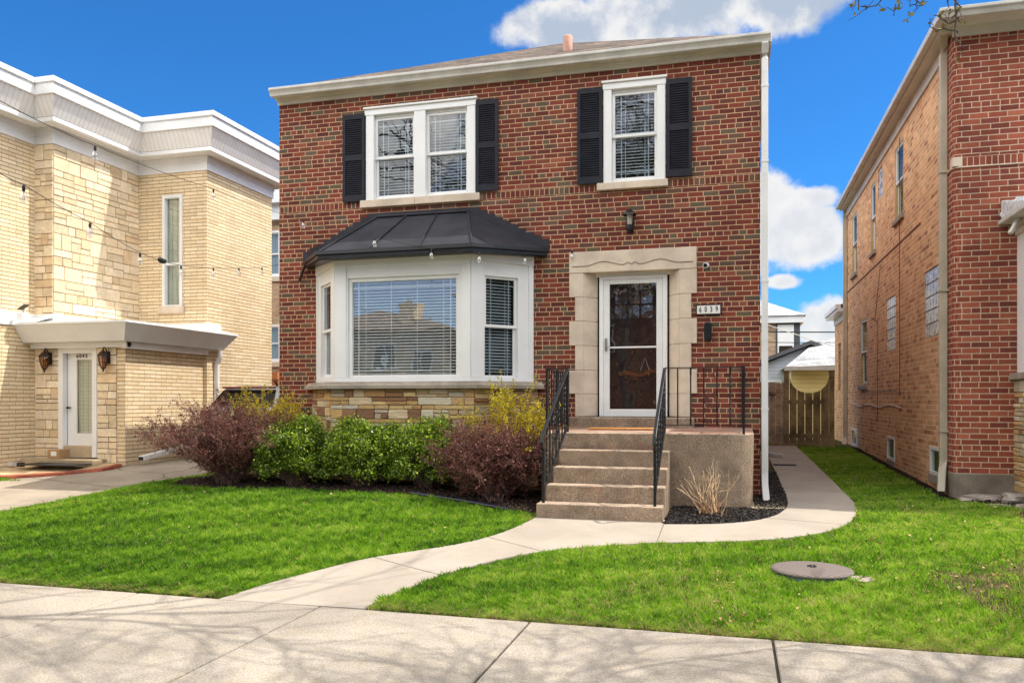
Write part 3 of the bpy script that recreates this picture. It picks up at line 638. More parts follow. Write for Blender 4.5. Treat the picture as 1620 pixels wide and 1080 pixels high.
for i, ((T, L), hs) in enumerate(zip(BF, holes)):
    h = hs[0]
    if i == 1:
        s = MB(T); ring(s, h[0], h[1], h[2], h[3], .055, .03, .09); s.build('sash', M_WHITE, bayo, bevel=.004)
        g = MB(T); a, b, c, d = h[0]+.055, h[1]-.055, h[2]+.055, h[3]-.055; g.face([(a, .06, c), (b, .06, c), (b, .06, d), (a, .06, d)]); g.build('glass', M_GLP, bayo)
        q = MB(T)
        for xx in (a+.09, b-.09): q.box(xx-.007, xx+.007, .062, .068, c, d)
        for zz in (c+.06, d-.09): q.box(a, b, .063, .067, zz-.007, zz+.007)
        q.build('grille', M_WHITE, bayo); blind(bayo, T, a, b, c, d, .095, .043, 32, 4)
    else: dsash(bayo, T, h[0], h[1], h[2], h[3], .03, 2.47)
# limestone slab and flagstone base
BS = [(-6.78, 0), (-6.02, -.86), (-3.72, -.86), (-2.98, 0)]
sl = MB(); sl.prism([(-6.75, 0), (-6.00, -.80), (-3.74, -.80), (-3.0, 0)], 1.592, 1.694)
sl.sweep([(-6.72, .0), (-5.98, -.78), (-3.76, -.78), (-3.03, 0)], [(0, 1.592), (.09, 1.594), (.095, 1.64), (.05, 1.66), (.04, 1.693), (0, 1.693)])
sl.build('stone_ledge', M_SILL, bayo, bevel=.004)
def stonework(mb, L, z0, z1, pal, hmin=.05, hmax=.13, lmin=.15, lmax=.5, joint=.008, proud=.02, depth=.05, R_=random):
    z = z0
    while z < z1-.02:
        hh = min(R_.uniform(hmin, hmax), z1-z)
        if z1-(z+hh) < hmin*.8: hh = z1-z
        x = 0
        while x < L-.02:
            ll = R_.uniform(lmin, lmax)
            if L-(x+ll) < lmin*.7: ll = L-x
            ll = min(ll, L-x)
            sub = [(z, z+hh)] if hh < hmin*1.9 or R_.random() < .45 else [(z, z+hh*.5), (z+hh*.5, z+hh)]
            if len(sub) == 2: s_ = R_.uniform(.35, .65); sub = [(z, z+hh*s_), (z+hh*s_, z+hh)]
            for (a, b) in sub:
                xs_ = [x, x+ll] if R_.random() < .6 or ll < lmin*1.7 else [x, x+ll*R_.uniform(.35, .65), x+ll]
                for p, q in zip(xs_, xs_[1:]):
                    c = R_.choice(pal); v = R_.uniform(.85, 1.12); mb.col = tuple(t*v for t in c)
                    mb.box(p+joint/2, q-joint/2, -proud*R_.uniform(.35, 1), depth, a+joint/2, b-joint/2)
            x += ll
        z += hh
PALF = [(.56, .36, .16), (.50, .41, .29), (.66, .52, .34), (.46, .26, .12), (.62, .45, .22), (.60, .38, .16), (.30, .16, .09), (.60, .53, .42), (.62, .46, .24), (.54, .36, .20)]
fs = MB()
R2 = random.Random(5)
BB = [(-6.66, 0), (-5.96, -.76), (-3.78, -.76), (-3.08, 0)]
for a, b in zip(BB, BB[1:]):
    L = math.dist(a, b); fs.T = frame(a[0], a[1], 0, math.atan2(b[1]-a[1], b[0]-a[0])); stonework(fs, L, .1, 1.59, PALF, .035, .15, .12, .62, .007, .035, .04, R2)
fs.build('flagstone_base', M_FLAG, bayo, bevel=.010, seg=2)
fm = MB(); fm.prism([(p[0]*1.0, p[1]+.012) for p in BB], .05, 1.588); fm.build('mortar_core', concrete('mortar', (.55, .46, .35), .3, .2), bayo)
# black metal roof of the bay
R1 = MB()
EA = [(-6.77, -.02, 3.60), (-6.02, -1.0, 3.53), (-3.74, -1.0, 3.53), (-2.96, -.02, 3.60)]
TA = [(-5.56, -.03, 4.20), (-4.12, -.03, 4.20)]
R1.face([EA[0], EA[1], TA[0]]); R1.face([EA[1], EA[2], TA[1], TA[0]]); R1.face([EA[2], EA[3], TA[1]])
R1.face([EA[3], EA[2], EA[1], EA[0]])
br = R1.build('bay_roof', M_BROOF, bayo)
e2 = MB(); P2 = [(p[0], p[1]) for p in EA]
def ev(p, o, dz): return (p[0]+(o if p[0] > -4.9 else -o)*(.6), p[1]-o, p[2]+dz)
for i in range(3):
    a, b = EA[i], EA[i+1]
    pr = [(0, .012), (.05, .005), (.055, -.045), (.03, -.06), (.03, -.10), (-.02, -.115)]
    if i == 0: F_ = lambda p, o, dz: (p[0]-o*(.77 if p is EA[0] else .55), p[1]-o*(.3 if p is EA[0] else 1), p[2]+dz)
    for (o1, z1_), (o2, z2_) in zip(pr, pr[1:]):
        def q(p, o, dz):
            if p is EA[1]: return (p[0]-o*.45, p[1]-o, p[2]+dz)
            if p is EA[2]: return (p[0]+o*.45, p[1]-o, p[2]+dz)
            if p is EA[0]: return (p[0]-o, p[1], p[2]+dz)
            return (p[0]+o, p[1], p[2]+dz)
        e2.face([q(a, o2, z2_), q(b, o2, z2_), q(b, o1, z1_), q(a, o1, z1_)])
e2.face([(EA[0][0]-.05, -.02, 3.60-.11), (EA[1][0], EA[1][1], 3.42), (EA[2][0], EA[2][1], 3.42), (EA[3][0]+.05, -.02, 3.49)])
e2.build('eave_gutter', M_BLK, br)
rb = MB()
def ridge(a, b, r=.014): rb.tube([Vector(a)+Vector((0, -.006, .01)), Vector(b)+Vector((0, -.006, .01))], r, 6)
ridge(EA[1], TA[0]); ridge(EA[2], TA[1], .016)
for t in (.33, .665):
    a = Vector(EA[1]).lerp(Vector(EA[2]), t); b = Vector(TA[0]).lerp(Vector(TA[1]), t); ridge(a, b, .013)
rb.tube([Vector(TA[0])+Vector((-.02, -.02, .01)), Vector(TA[1])+Vector((.02, -.02, .01))], .02, 6); rb.build('standing_seam', M_BROOF, br)
# stepped flashing on the wall
fl = MB(); n = 10; pts = [(-5.60, 4.285), (-4.08, 4.285)]
for i in range(n):
    t0, t1 = i/n, (i+1)/n; x0_ = -5.62+(-6.84+5.62)*t0; x1_ = -5.62+(-6.84+5.62)*t1; z0_ = 4.27+(3.68-4.27)*t0; z1_ = 4.27+(3.68-4.27)*t1
    fl.box(x1_, x0_, -.014, .01, z1_-.12, z0_+.004); m0 = -4.06+(-2.90+4.06)*t0; m1 = -4.06+(-2.90+4.06)*t1; fl.box(m0, m1, -.014, .01, z1_-.12, z0_+.004)
fl.box(-5.62, -4.06, -.016, .01, 4.14, 4.275); fl.build('step_flashing', M_BROOF, br)
sp = MB(); sp.tube([(-6.76, -.08, 3.52), (-6.80, -.07, 3.46), (-6.88, -.05, 3.28)], .022, 8); sp.build('drain_spout', M_BLK, br)

# ---- door surround and doors
ds_ = MB(T0)
def quoin(x0, x1, z0, z1): ds_.box(x0, x1, -.03, .155, z0+.0015, z1-.0015)
ds_.box(-2.605, -.835, -.035, .155, 3.232, 3.53)
ys = [3.23, 2.89, 2.55, 2.205, 1.855, 1.52, 1.2]
for i, (a, b) in enumerate(zip(ys, ys[1:])):
    wide = i % 2 == 0
    quoin(-2.605 if wide else -2.52, -2.40, b, a); quoin(-1.06, -.83 if wide else -.905, b, a)
# splayed inner jambs
for i, (a, b) in enumerate(zip(ys, ys[1:])):
    ds_.mesh([(-2.399, -.029, b+.0015), (-2.22, .155, b+.0015), (-2.399, .155, b+.0015), (-2.399, -.029, a-.0015), (-2.22, .155, a-.0015), (-2.399, .155, a-.0015)], [(0, 1, 4, 3), (1, 2, 5, 4), (2, 0, 3, 5), (3, 4, 5), (0, 2, 1)])
    ds_.mesh([(-1.061, -.029, b+.0015), (-1.061, .155, b+.0015), (-1.22, .155, b+.0015), (-1.061, -.029, a-.0015), (-1.061, .155, a-.0015), (-1.22, .155, a-.0015)], [(0, 2, 5, 3)[::-1], (1, 0, 3, 4)[::-1], (2, 1, 4, 5)[::-1], (3, 5, 4)[::-1], (0, 1, 2)[::-1]])
sur = ds_.build('door_surround', M_LIME, house, bevel=.006)
cv = MB(T0); pts = []
for i in range(81):
    x = -2.56+i*(1.68/80); u = abs(x+1.72)
    z = 3.325 if u > .66 else 3.325+.055*(.5-.5*math.cos(math.pi*min(1, (.66-u)/.26))) if u > .40 else 3.325+.055*(.5+.5*math.cos(math.pi*(.40-u)/.30)) if u > .10 else 3.325+.035*math.sin(math.pi*(u/.10))**.7*0+.03*(1-((u-.05)/.05)**2 if u > 0 else 0)
    pts.append((x, -.037, z))
cv.tube(pts, .007, 5); cv.build('carved_scroll_line', concrete('weathered_limestone', (.30, .25, .19), .1, .2), sur)
fr = MB(T0); x0, x1, z0, z1 = -2.195, -1.24, 1.20, 3.19
ring(fr, x0, x1, z0, z1, .062, .10, .20, wb=.02, wt=.05); fr.box(-2.25, -1.19, .13, .19, 3.19, 3.25)
fr.build('door_frame', M_WHITE, house, bevel=.004)
sdr = MB(T0); a, b = x0+.064, x1-.064
ring(sdr, a, b, z0+.02, z1-.053, .085, .105, .14, wb=.085, wt=.062); sdr.box(a+.085, b-.085, .105, .14, 2.165, 2.19)
sd_ = sdr.build('storm_door', M_DSW, house, bevel=.005)
g = MB(T0); g.face([(a+.085, .12, z0+.105), (b-.085, .12, z0+.105), (b-.085, .12, z1-.115), (a+.085, .12, z1-.115)]); g.build('glass', M_GLD, sd_)
h = MB(T0); h.box(a+.02, a+.05, .085, .104, 2.13, 2.31); h.tube([(a+.035, .085, 2.17), (a+.035, .05, 2.18), (a+.10, .045, 2.185)], .009, 8); h.build('handle', M_STEEL, sd_)
ind = MB(T0); za, zb_ = z0+.03, z1-.06
hs = [(-1.99+.0, -1.45, 2.62, 2.98)]
ind.T = frame(0, .24); wall_holes(ind, x0-.02, x1+.02, za, zb_, [(-1.99, -1.45, 2.60, 2.99)], .04)
for i in (1, 2): xx = -1.99+.54*i/3; ind.box(xx-.013, xx+.013, .0, .03, 2.60, 2.99)
ind.box(-1.99, -1.45, .001, .029, 2.785, 2.81)
for c, d in ((1.35, 1.85), (1.95, 2.5)):
    for e_, f_ in ((-1.98, -1.76), (-1.68, -1.46)): ring(ind, e_, f_, c, d, .02, -.008, .0)
ido = ind.build('inner_door', M_DDOOR, house, label='dark wooden door with a six pane light behind the glass storm door')
g = MB(T0); g.face([(-1.99, .262, 2.60), (-1.45, .262, 2.60), (-1.45, .262, 2.99), (-1.99, .262, 2.99)]); g.build('glass', glass_mat('old_door_glass', .75, (.3, .3, .3), .02), ido)
# leaf garland standing in for an orange reflection in the door glass
gl_root = empty('reflection_garland', (-1.66, .21, 1.9), 'orange leaf garland and white cord standing in for a reflection in the door glass', 'garland')
gb_ = MB(); rr = random.Random(3)
for i in range(260):
    t = rr.random(); x = -1.93+.55*t; z = 1.80+.02*math.sin(t*9)+rr.gauss(0, .012)+.05*max(0, t-.35); s_ = rr.uniform(.012, .026); th = rr.uniform(0, 6.28); ph = rr.uniform(-1, 1)
    u = Vector((math.cos(th), math.sin(ph)*.5, math.sin(th)))*s_; v = Vector((-math.sin(th), .3, math.cos(th)))*s_*.6; c = Vector((x, .205+rr.uniform(-.02, .02), z))
    gb_.face([c-u, c-v, c+u, c+v])
gb_.build('leaf_cluster', M_ORL, gl_root)
cd = MB(); cd.tube([(-1.62, .21, 1.86), (-1.555, .20, 2.03), (-1.50, .21, 1.86)], .006, 5); cd.build('cord', M_WHITE, gl_root)
# ------------------------------------------------------------------ porch and steps
steps = empty('concrete_steps', (-1.75, -1.2, 0), 'weathered concrete front steps and porch with five risers at the brick house door', 'steps')
pb = MB()
arc = [(-.11-.22+.22*math.sin(t), -1.35+.22-.22*math.cos(t)) for t in [i*math.pi/16 for i in range(9)]]
out = [(-2.70, -.003), (-2.70, -1.35)]+arc+[(-.11, -.003)]
n = len(out)
def ringv(z, grow=0.0): return [(p[0]+(grow if p[0] > -1 else -grow if p[0] < -2.69 else 0)*1.0, p[1]-(grow if p[1] < -1 else 0), z) for p in out]
zl = lambda p: 1.02-.045*(p[1])*-1*1.0
levels = [(-.1, -.012), (.22, -.012), (.94, 0), (.995, .0)]
rows = [ringv(z, g_) for z, g_ in levels]
rows.append([(p[0]*(1), p[1], 1.015+.035*(1+p[1]/1.35)) for p in out])
top = [(p[0]+(-.018 if p[0] > -1 else .018), p[1]+(.018 if p[1] < -.5 else 0), 1.028+.035*(1+p[1]/1.35)) for p in out]; rows.append(top)
for A_, B_ in zip(rows, rows[1:]):
    for i in range(n-1): pb.face([A_[i], A_[i+1], B_[i+1], B_[i]], False)
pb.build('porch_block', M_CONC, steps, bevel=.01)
tp = MB(); tp.face(top); tp.build('porch_top', M_LAND, steps)
ST = [(-1.35-.25*i, 1.01-.19*i) for i in range(5)]     # nose y, tread z
XL = [-2.405, -2.42, -2.44, -2.475, -2.53]; XR = [-1.08, -1.085, -1.095, -1.10, -1.10]
for i in range(1, 5):
    s = MB(); y0, z1 = ST[i]; y1 = ST[i-1][0]; zb = .0 if i < 5 else 0
    x0_, x1_ = XL[i], -1.082+.006*(4-i)*0
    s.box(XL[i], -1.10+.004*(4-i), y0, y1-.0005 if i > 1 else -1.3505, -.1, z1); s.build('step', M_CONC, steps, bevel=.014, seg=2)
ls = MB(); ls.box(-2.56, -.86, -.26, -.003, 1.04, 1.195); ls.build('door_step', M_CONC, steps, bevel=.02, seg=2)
dm = MB(); dm.box(-2.20, -1.33, -.86, -.42, 1.047, 1.066); dm.build('doormat', M_JUTE, bevel=.004, label='flat orange brown doormat on the porch in front of the glass door', cat='doormat')

# ------------------------------------------------------------------ railings
def twisted(mb, p0, p1, r=.007, turns=9):
    p0, p1 = Vector(p0), Vector(p1); n = 34; vs, fs = [], []
    for i in range(n+1):
        t = i/n; c = p0.lerp(p1, t); a = turns*math.pi*min(1, max(0, (t-.12)/.76))
        for q in range(4):
            th = a+q*math.pi/2; vs.append(c+Vector((math.cos(th), math.sin(th), 0))*r*1.35)
    for i in range(n):
        for q in range(4): fs.append([i*4+q, i*4+(q+1) % 4, (i+1)*4+(q+1) % 4, (i+1)*4+q])
    mb.mesh(vs, fs)
def scroll(mb, c, dirv, r=.05, sgn=1, turns=1.6):
    dirv = Vector(dirv).normalized(); pts = []
    for i in range(26):
        t = i/25; a = t*turns*2*math.pi*sgn; rad = r*(1-.75*t); pts.append(Vector(c)+dirv*(math.cos(a)*rad)+Vector((0, 0, 1))*(math.sin(a)*rad))
    mb.tube(pts, .005, 5)
def railing(label, xtop, xbot, side):
    root = empty('stair_railing', (xtop, -1.3, 1.02), label, 'railing')
    zt_ = 1.82
    # stair part
    def P(t, z=0): return (xtop+(xbot-xtop)*t, -1.30-.98*t, z)
    path = [P(0, zt_), P(.25, zt_-.18), P(.5, zt_-.37), P(.8, zt_-.60), P(.93, zt_-.71), P(1.03, zt_-.80), P(1.07, zt_-.88), P(1.04, zt_-.94), P(1.0, zt_-.96)]
    hr = MB(); hr.rect(path, .042, .02); hr.build('handrail', M_BLK, root, bevel=.006, seg=2)
    po = MB(); po.box(P(0)[0]-.011, P(0)[0]+.011, -1.311, -1.289, 1.0, zt_-.005); po.build('post', M_BLK, root)
    po = MB(); po.box(xbot-.016, xbot+.016, -1.30-.98-.016, -1.30-.98+.016, .22, zt_-.94); po.build('post', M_BLK, root, bevel=.002)
    lr = MB(); lr.rect([P(0, 1.12), P(.98, 1.12-.72)], .03, .012); lr.build('bottom_rail', M_BLK, root)
    n = 8
    for i in range(1, n):
        t = i/n; zt2 = np.interp(t, [0, .25, .5, .8, 1], [zt_, zt_-.18, zt_-.37, zt_-.60, zt_-.78])-.01; zb2 = 1.12-.73*t
        b = MB(); (twisted(b, P(t, zb2), P(t, zt2), .0085) if i % 2 else b.box(P(t)[0]-.008, P(t)[0]+.008, P(t)[1]-.008, P(t)[1]+.008, zb2, zt2)); b.build('baluster', M_BLK, root)
    sc = MB(); d = Vector((xbot-xtop, -.98, 0))
    for t, dz in ((.44, .0), (.56, -.09)):
        zc = np.interp(t, [0, 1], [1.47, .75])
        sc = MB(); scroll(sc, P(t, zc+.11), d, .045, 1); scroll(sc, P(t, zc-.11), d, .045, -1); sc.tube([P(t, zc-.2), P(t, zc+.2)], .005, 5); sc.build('scroll_panel', M_BLK, root)
    # porch part: along the edge then back to the wall
    xe = -2.64 if side < 0 else -.23
    hr = MB(); hr.rect([(xtop, -1.30, zt_+.004), (xe, -1.30, zt_+.006)], .03, .012); hr.rect([(xe, -1.285, zt_+.006), (xe, -.02, zt_+.006)], .03, .012); hr.build('top_rail', M_BLK, root)
    lr = MB(); lr.rect([(xtop, -1.30, 1.125), (xe, -1.30, 1.125)], .022, .01); lr.rect([(xe, -1.29, 1.125), (xe, -.02, 1.125)], .022, .01); lr.build('bottom_rail', M_BLK, root)
    po = MB(); po.box(xe-.014, xe+.014, -1.314, -1.286, 1.0, zt_); po.build('post', M_BLK, root)
    po = MB(); po.box(xe-.012, xe+.012, -.044, -.02, 1.05, zt_+.02); po.lathe([(.001, 0.05), (.016, .035), (.02, .018), (.012, .0), (.02, -.01)], (xe, -.032, zt_+.03), 10); po.build('post', M_BLK, root)
    L = abs(xe-xtop); n = max(2, round(L/.155))
    for i in range(1, n):
        x = xtop+(xe-xtop)*i/n; b = MB(); (twisted(b, (x, -1.3, 1.125), (x, -1.3, zt_), .0085) if i in (2, 5) else b.box(x-.008, x+.008, -1.308, -1.292, 1.125, zt_)); b.build('baluster', M_BLK, root)
    for i in range(1, 9):
        y = -1.3+1.27*i/9; b = MB(); (twisted(b, (xe, y, 1.125), (xe, y, zt_), .0085) if i % 2 else b.box(xe-.008, xe+.008, y-.008, y+.008, 1.125, zt_)); b.build('baluster', M_BLK, root)
    if side > 0:
        sc = MB()
        for zc, s_ in ((1.76, 1), (1.50, -1), (1.36, 1), (1.17, -1)):
            scroll(sc, (-.66, -1.3, zc), (1, 0, 0), .05, s_); scroll(sc, (-.56, -1.3, zc-.02), (-1, 0, 0), .045, -s_)
        sc.tube([(-.72, -1.3, 1.5), (-.64, -1.3, 1.44), (-.53, -1.3, 1.42), (-.5, -1.3, 1.36)], .004, 5)
        sc.build('scroll_panel', M_BLK, root)
railing('black wrought iron railing down the left side of the front steps', -2.37, -2.46, -1)
railing('black wrought iron railing on the right of the steps continuing along the porch edge', -1.16, -1.19, 1)

# ------------------------------------------------------------------ small things on the facade
def text_mesh(body, size, loc, rot, mat, name, parent, ex=.004, sx_=1.0, bold=0.0, **tg):
    c = bpy.data.curves.new(name, 'FONT'); c.body = body; c.size = size; c.extrude = ex; c.align_x = 'CENTER'; c.align_y = 'CENTER'; c.offset = bold; c.space_character = 1.12 if sx_ < 1 else 1.0
    o = bpy.data.objects.new(name, c); COL.objects.link(o); bpy.context.view_layer.update()
    me = bpy.data.meshes.new_from_object(o.evaluated_get(bpy.context.evaluated_depsgraph_get())); bpy.data.objects.remove(o)
    me.transform(Matrix.Diagonal((sx_, 1, 1, 1))); me.transform(Matrix.Rotation(R(90), 4, 'X')); me.transform(Matrix.Rotation(rot, 4, 'Z'))
    me.materials.clear(); me.materials.append(mat); q = bpy.data.objects.new(name, me); COL.objects.link(q)
    q.location = Vector(loc)-worldloc(parent); q.parent = parent; tag(q, **tg); return q
pl = empty('address_plaque', (-.676, -.01, 2.66), 'white address plaque reading 6039 in a dark frame right of the door', 'sign')
b = MB(T0); b.box(-.845, -.505, -.03, -.002, 2.59, 2.735); b.build('plaque_frame', M_BRONZE, pl, bevel=.004)
b = MB(T0); b.box(-.828, -.522, -.034, -.0305, 2.607, 2.718); b.build('plate', M_PLATE, pl)
for i, ch in enumerate('6039'): text_mesh(ch, .102, (-.785+.073*i, -.036, 2.662), 0, M_BLK, 'digit', pl, .002, .62, .0015)
mbx = empty('wall_mailbox', (-.685, -.03, 2.36), 'narrow rounded black box on the brick below the plaque', 'mailbox')
b = MB(T0); pr_ = [(-.735+.1*u, 0) for u in (0,)]
prof = [(-.735, 2.25), (-.728, 2.243), (-.642, 2.243), (-.635, 2.25), (-.635, 2.475), (-.650, 2.488), (-.720, 2.488), (-.735, 2.475)]
b.prism(prof, -.055, -.002, 'y'); b.build('body', M_BLK, mbx, bevel=.008, seg=2)
b = MB(T0); b.box(-.722, -.648, -.062, -.056, 2.27, 2.46); b.build('cover', M_BLK, mbx, bevel=.003)
sc_ = empty('security_camera', (-.715, -.05, 3.255), 'small white security camera with black lens on the brick beside the lintel', 'camera')
b = MB(); b.tube([(-.70, -.002, 3.27), (-.70, -.02, 3.27)], .034, 16); b.tube([(-.70, -.018, 3.27), (-.708, -.06, 3.26)], .014, 8); b.build('mount', M_WHITE, sc_)
b = MB(); b.tube([(-.708, -.05, 3.258), (-.716, -.125, 3.25)], [.036, .036], 18); b.build('housing', M_WHITE, sc_)
b = MB(); b.tube([(-.716, -.122, 3.25), (-.7165, -.131, 3.249)], .027, 18); b.build('lens', M_CARG, sc_)
wl = empty('wall_lantern', (-1.74, -.05, 3.9), 'slim black wall lantern with frosted panes above the door', 'lamp')
b = MB(T0); b.box(-1.79, -1.69, -.02, -.002, 3.76, 3.97); b.tube([(-1.74, -.02, 3.82), (-1.74, -.06, 3.80), (-1.74, -.10, 3.80)], .014, 8); b.build('bracket', M_BLK, wl, bevel=.004)
b = MB(); c = (-1.74, -.10, 0); b.lathe([(.001, 3.755), (.02, 3.76), (.03, 3.785), (.05, 3.80), (.05, 3.85), (.042, 3.86), (.001, 3.86)], c, 8, False); b.build('base', M_BLK, wl)
b = MB(); b.lathe([(.034, 3.861), (.046, 4.01)], c, 8, False); b.build('lamp_glass', M_WLAMP, wl)
b = MB(); b.lathe([(.058, 4.01), (.105, 3.995), (.10, 4.012), (.05, 4.05), (.02, 4.075), (.012, 4.10), (.001, 4.13)], c, 8, False)
for j in range(8):
    t = 2*math.pi*(j+.0)/8; b.tube([(c[0]+.036*math.cos(t), c[1]+.036*math.sin(t), 3.86), (c[0]+.048*math.cos(t), c[1]+.048*math.sin(t), 4.01)], .004, 4)
b.build('lamp_cage', M_BLK, wl)

# ------------------------------------------------------------------ right house
rh = empty('orange_brick_house', (6, 5.5, .15), 'orange red brick house with tan downspouts at the right edge', 'house')
RX, RY = 2.45, .45
Ts = frame(RX, 13.4, 0, R(-90))          # local x runs towards the street (y decreasing), outside is -X
def sx2(y): return 13.4-y
w = MB(Ts)
SH = [(7.45, 8.35, 1.70, 3.27, 'w'), ]
wins = [('sash', 7.62, 8.55, 1.76, 3.26), ('block', 4.42, 5.36, 2.35, 3.33), ('block', 1.27, 2.17, 2.36, 3.36), ('sash', 3.70, 4.47, 4.62, 5.93),
        ('block', 5.75, 6.25, 5.44, 6.02), ('sash', 6.50, 7.10, 4.50, 5.95), ('sash', 9.1, 9.9, 4.45, 5.92), ('cellar', 1.02, 1.76, .36, .76), ('cellar', 4.47, 5.2, .335, .765), ('cellar', 9.1, 9.95, .35, .755)]
wall_holes(w, sx2(10.9), sx2(.85), -.2, 6.28, [(sx2(b), sx2(a), c, d) for _, a, b, c, d in wins], .14)
w.build('side_wall', M_COM, rh)
w = MB(Ts); wall_holes(w, 0, sx2(10.9), -.2, 3.72, [(sx2(12.6), sx2(12.1), 1.7, 3.0)], .1); w.T = Matrix.Identity(4)
w.face([(RX, 10.9, 3.72), (RX, 13.4, 3.72), (RX, 13.4, 3.72), (RX, 10.9, 3.72)][:3]) if False else None
w.face([(9, 13.4, -.2), (RX, 13.4, -.2), (RX, 13.4, 3.72), (9, 13.4, 3.72)]); w.face([(9.2, 10.9, 3.7), (RX, 10.9, 3.7), (RX, 10.9, 6.28), (9.2, 10.9, 6.28)]); w.build('rear_wall', M_COM, rh)
er = MB(); er.box(RX-.22, 9, 10.905, 13.6, 3.72, 3.80); er.box(RX-.26, RX-.14, 10.905, 13.65, 3.80, 3.90); er.box(RX-.03, RX-.002, 10.905, 13.4, 3.55, 3.72); er.build('rear_eave', M_WHITE, rh)
er = MB(); er.face([(RX-.26, 13.7, 3.88), (RX-.26, 10.905, 3.88), (5.2, 10.905, 4.35), (5.2, 13.7, 4.35)]); er.build('rear_roof', M_SHNG, rh)
FT = frame(0, RY)
w = MB(); cr = .07
corner = [(RX, .855)]+[(RX+cr-cr*math.cos(t), RY+cr-cr*math.sin(t)) for t in [i*math.pi/16 for i in range(9)]]+[(3.17, RY)]
for i, (a, b) in enumerate(zip(corner, corner[1:])): w.face([(a[0], a[1], .47), (b[0], b[1], .47), (b[0], b[1], 6.33), (a[0], a[1], 6.33)])
w.face([(3.17, RY, 3.6), (9.2, RY, 3.6), (9.2, RY, 6.33), (3.17, RY, 6.33)]); w.face([(3.17, RY, .47), (9.2, RY, .47), (9.2, RY, 3.6), (3.17, RY, 3.6)])
w.face([(9.2, RY, -.2), (9.2, 10.9, -.2), (9.2, 10.9, 6.3), (9.2, RY, 6.3)])
w.build('front_wall', M_BR2, rh)
cb = MB(); cb.prism([(RX+.09, RY-.025), (RX+.0, RY+.02), (RX-.015, RY+.08), (RX-.015, .86), (RX+.3, .86), (3.4, RY+.2), (9.2, RY+.2), (9.2, RY-.025)], -.1, .47); cb.build('foundation', concrete('foundation_concrete', (.24, .20, .16), .4, .5, 2.), rh, bevel=.01)
bd = MB(); bd.sweep([(RX, .85), (RX, RY+.06), (RX+.06, RY), (9, RY)][::1], [(0, 4.478), (.02, 4.48), (.02, 4.492), (0, 4.5)]); bd.box(RX-.014, RX+.10, RY-.016, RY+.12, 4.50, 4.62); bd.build('band_course', M_LIME, rh)
sf = MB(); sf.box(RX-.17, 9.3, RY-.32, RY+.0, 6.335, 6.40); sf.box(RX-.17, RX+.0, RY, 10.9, 6.285, 6.40); sf.box(RX-.03, RX-.001, .9, 10.9, 6.10, 6.284); sf.box(RX-.02, 9.2, RY-.03, RY-.001, 6.20, 6.334); sf.build('soffit', M_CREAM, rh)
gt = MB(); gp2 = [(RY-.322, 6.41), (RY-.322, 6.31), (RY-.385, 6.31), (RY-.41, 6.36), (RY-.44, 6.38), (RY-.44, 6.42)]
gt.prism(gp2, RX-.26, 9.4, 'x'); gt.box(RX-.26, RX-.172, RY-.32, 10.9, 6.32, 6.415); gt.build('gutter', M_GUT, rh, bevel=.004)
rf = MB(); A = [(RX-.24, RY-.4, 6.42), (9.5, RY-.4, 6.42), (9.5, 11.1, 6.42), (RX-.24, 11.1, 6.42)]; r1, r2 = (5.9, 4.2, 8.3), (5.9, 7.2, 8.3)
rf.face([A[0], A[1], r1]); rf.face([A[1], A[2], r2, r1]); rf.face([A[2], A[3], r2]); rf.face([A[3], A[0], r1, r2]); rf.face([(a[0], a[1], 6.405) for a in A[::-1]]); rf.build('roof', M_SHNG, rh)
d_ = MB(); d_.rect([(2.36, .55, 6.32), (2.39, .72, 6.22), (2.395, .76, 6.1), (2.395, .76, .62), (2.38, .72, .5), (2.34, .62, .20)], .095, .075); d_.build('downspout', M_TAN, rh, bevel=.006)
d_ = MB(); d_.rect([(2.39, 10.75, 6.25), (2.39, 10.75, .5), (2.34, 10.6, .25)], .095, .075); d_.build('downspout', M_TAN, rh, bevel=.006)
for z in (1.0, 2.9, 4.5): d_ = MB(); d_.box(2.34, 2.448, .70, .82, z, z+.03); d_.build('downspout_strap', M_TAN, rh)
M_YREV = plain('yellowed_frame', (.52, .38, .16), .6, .15)
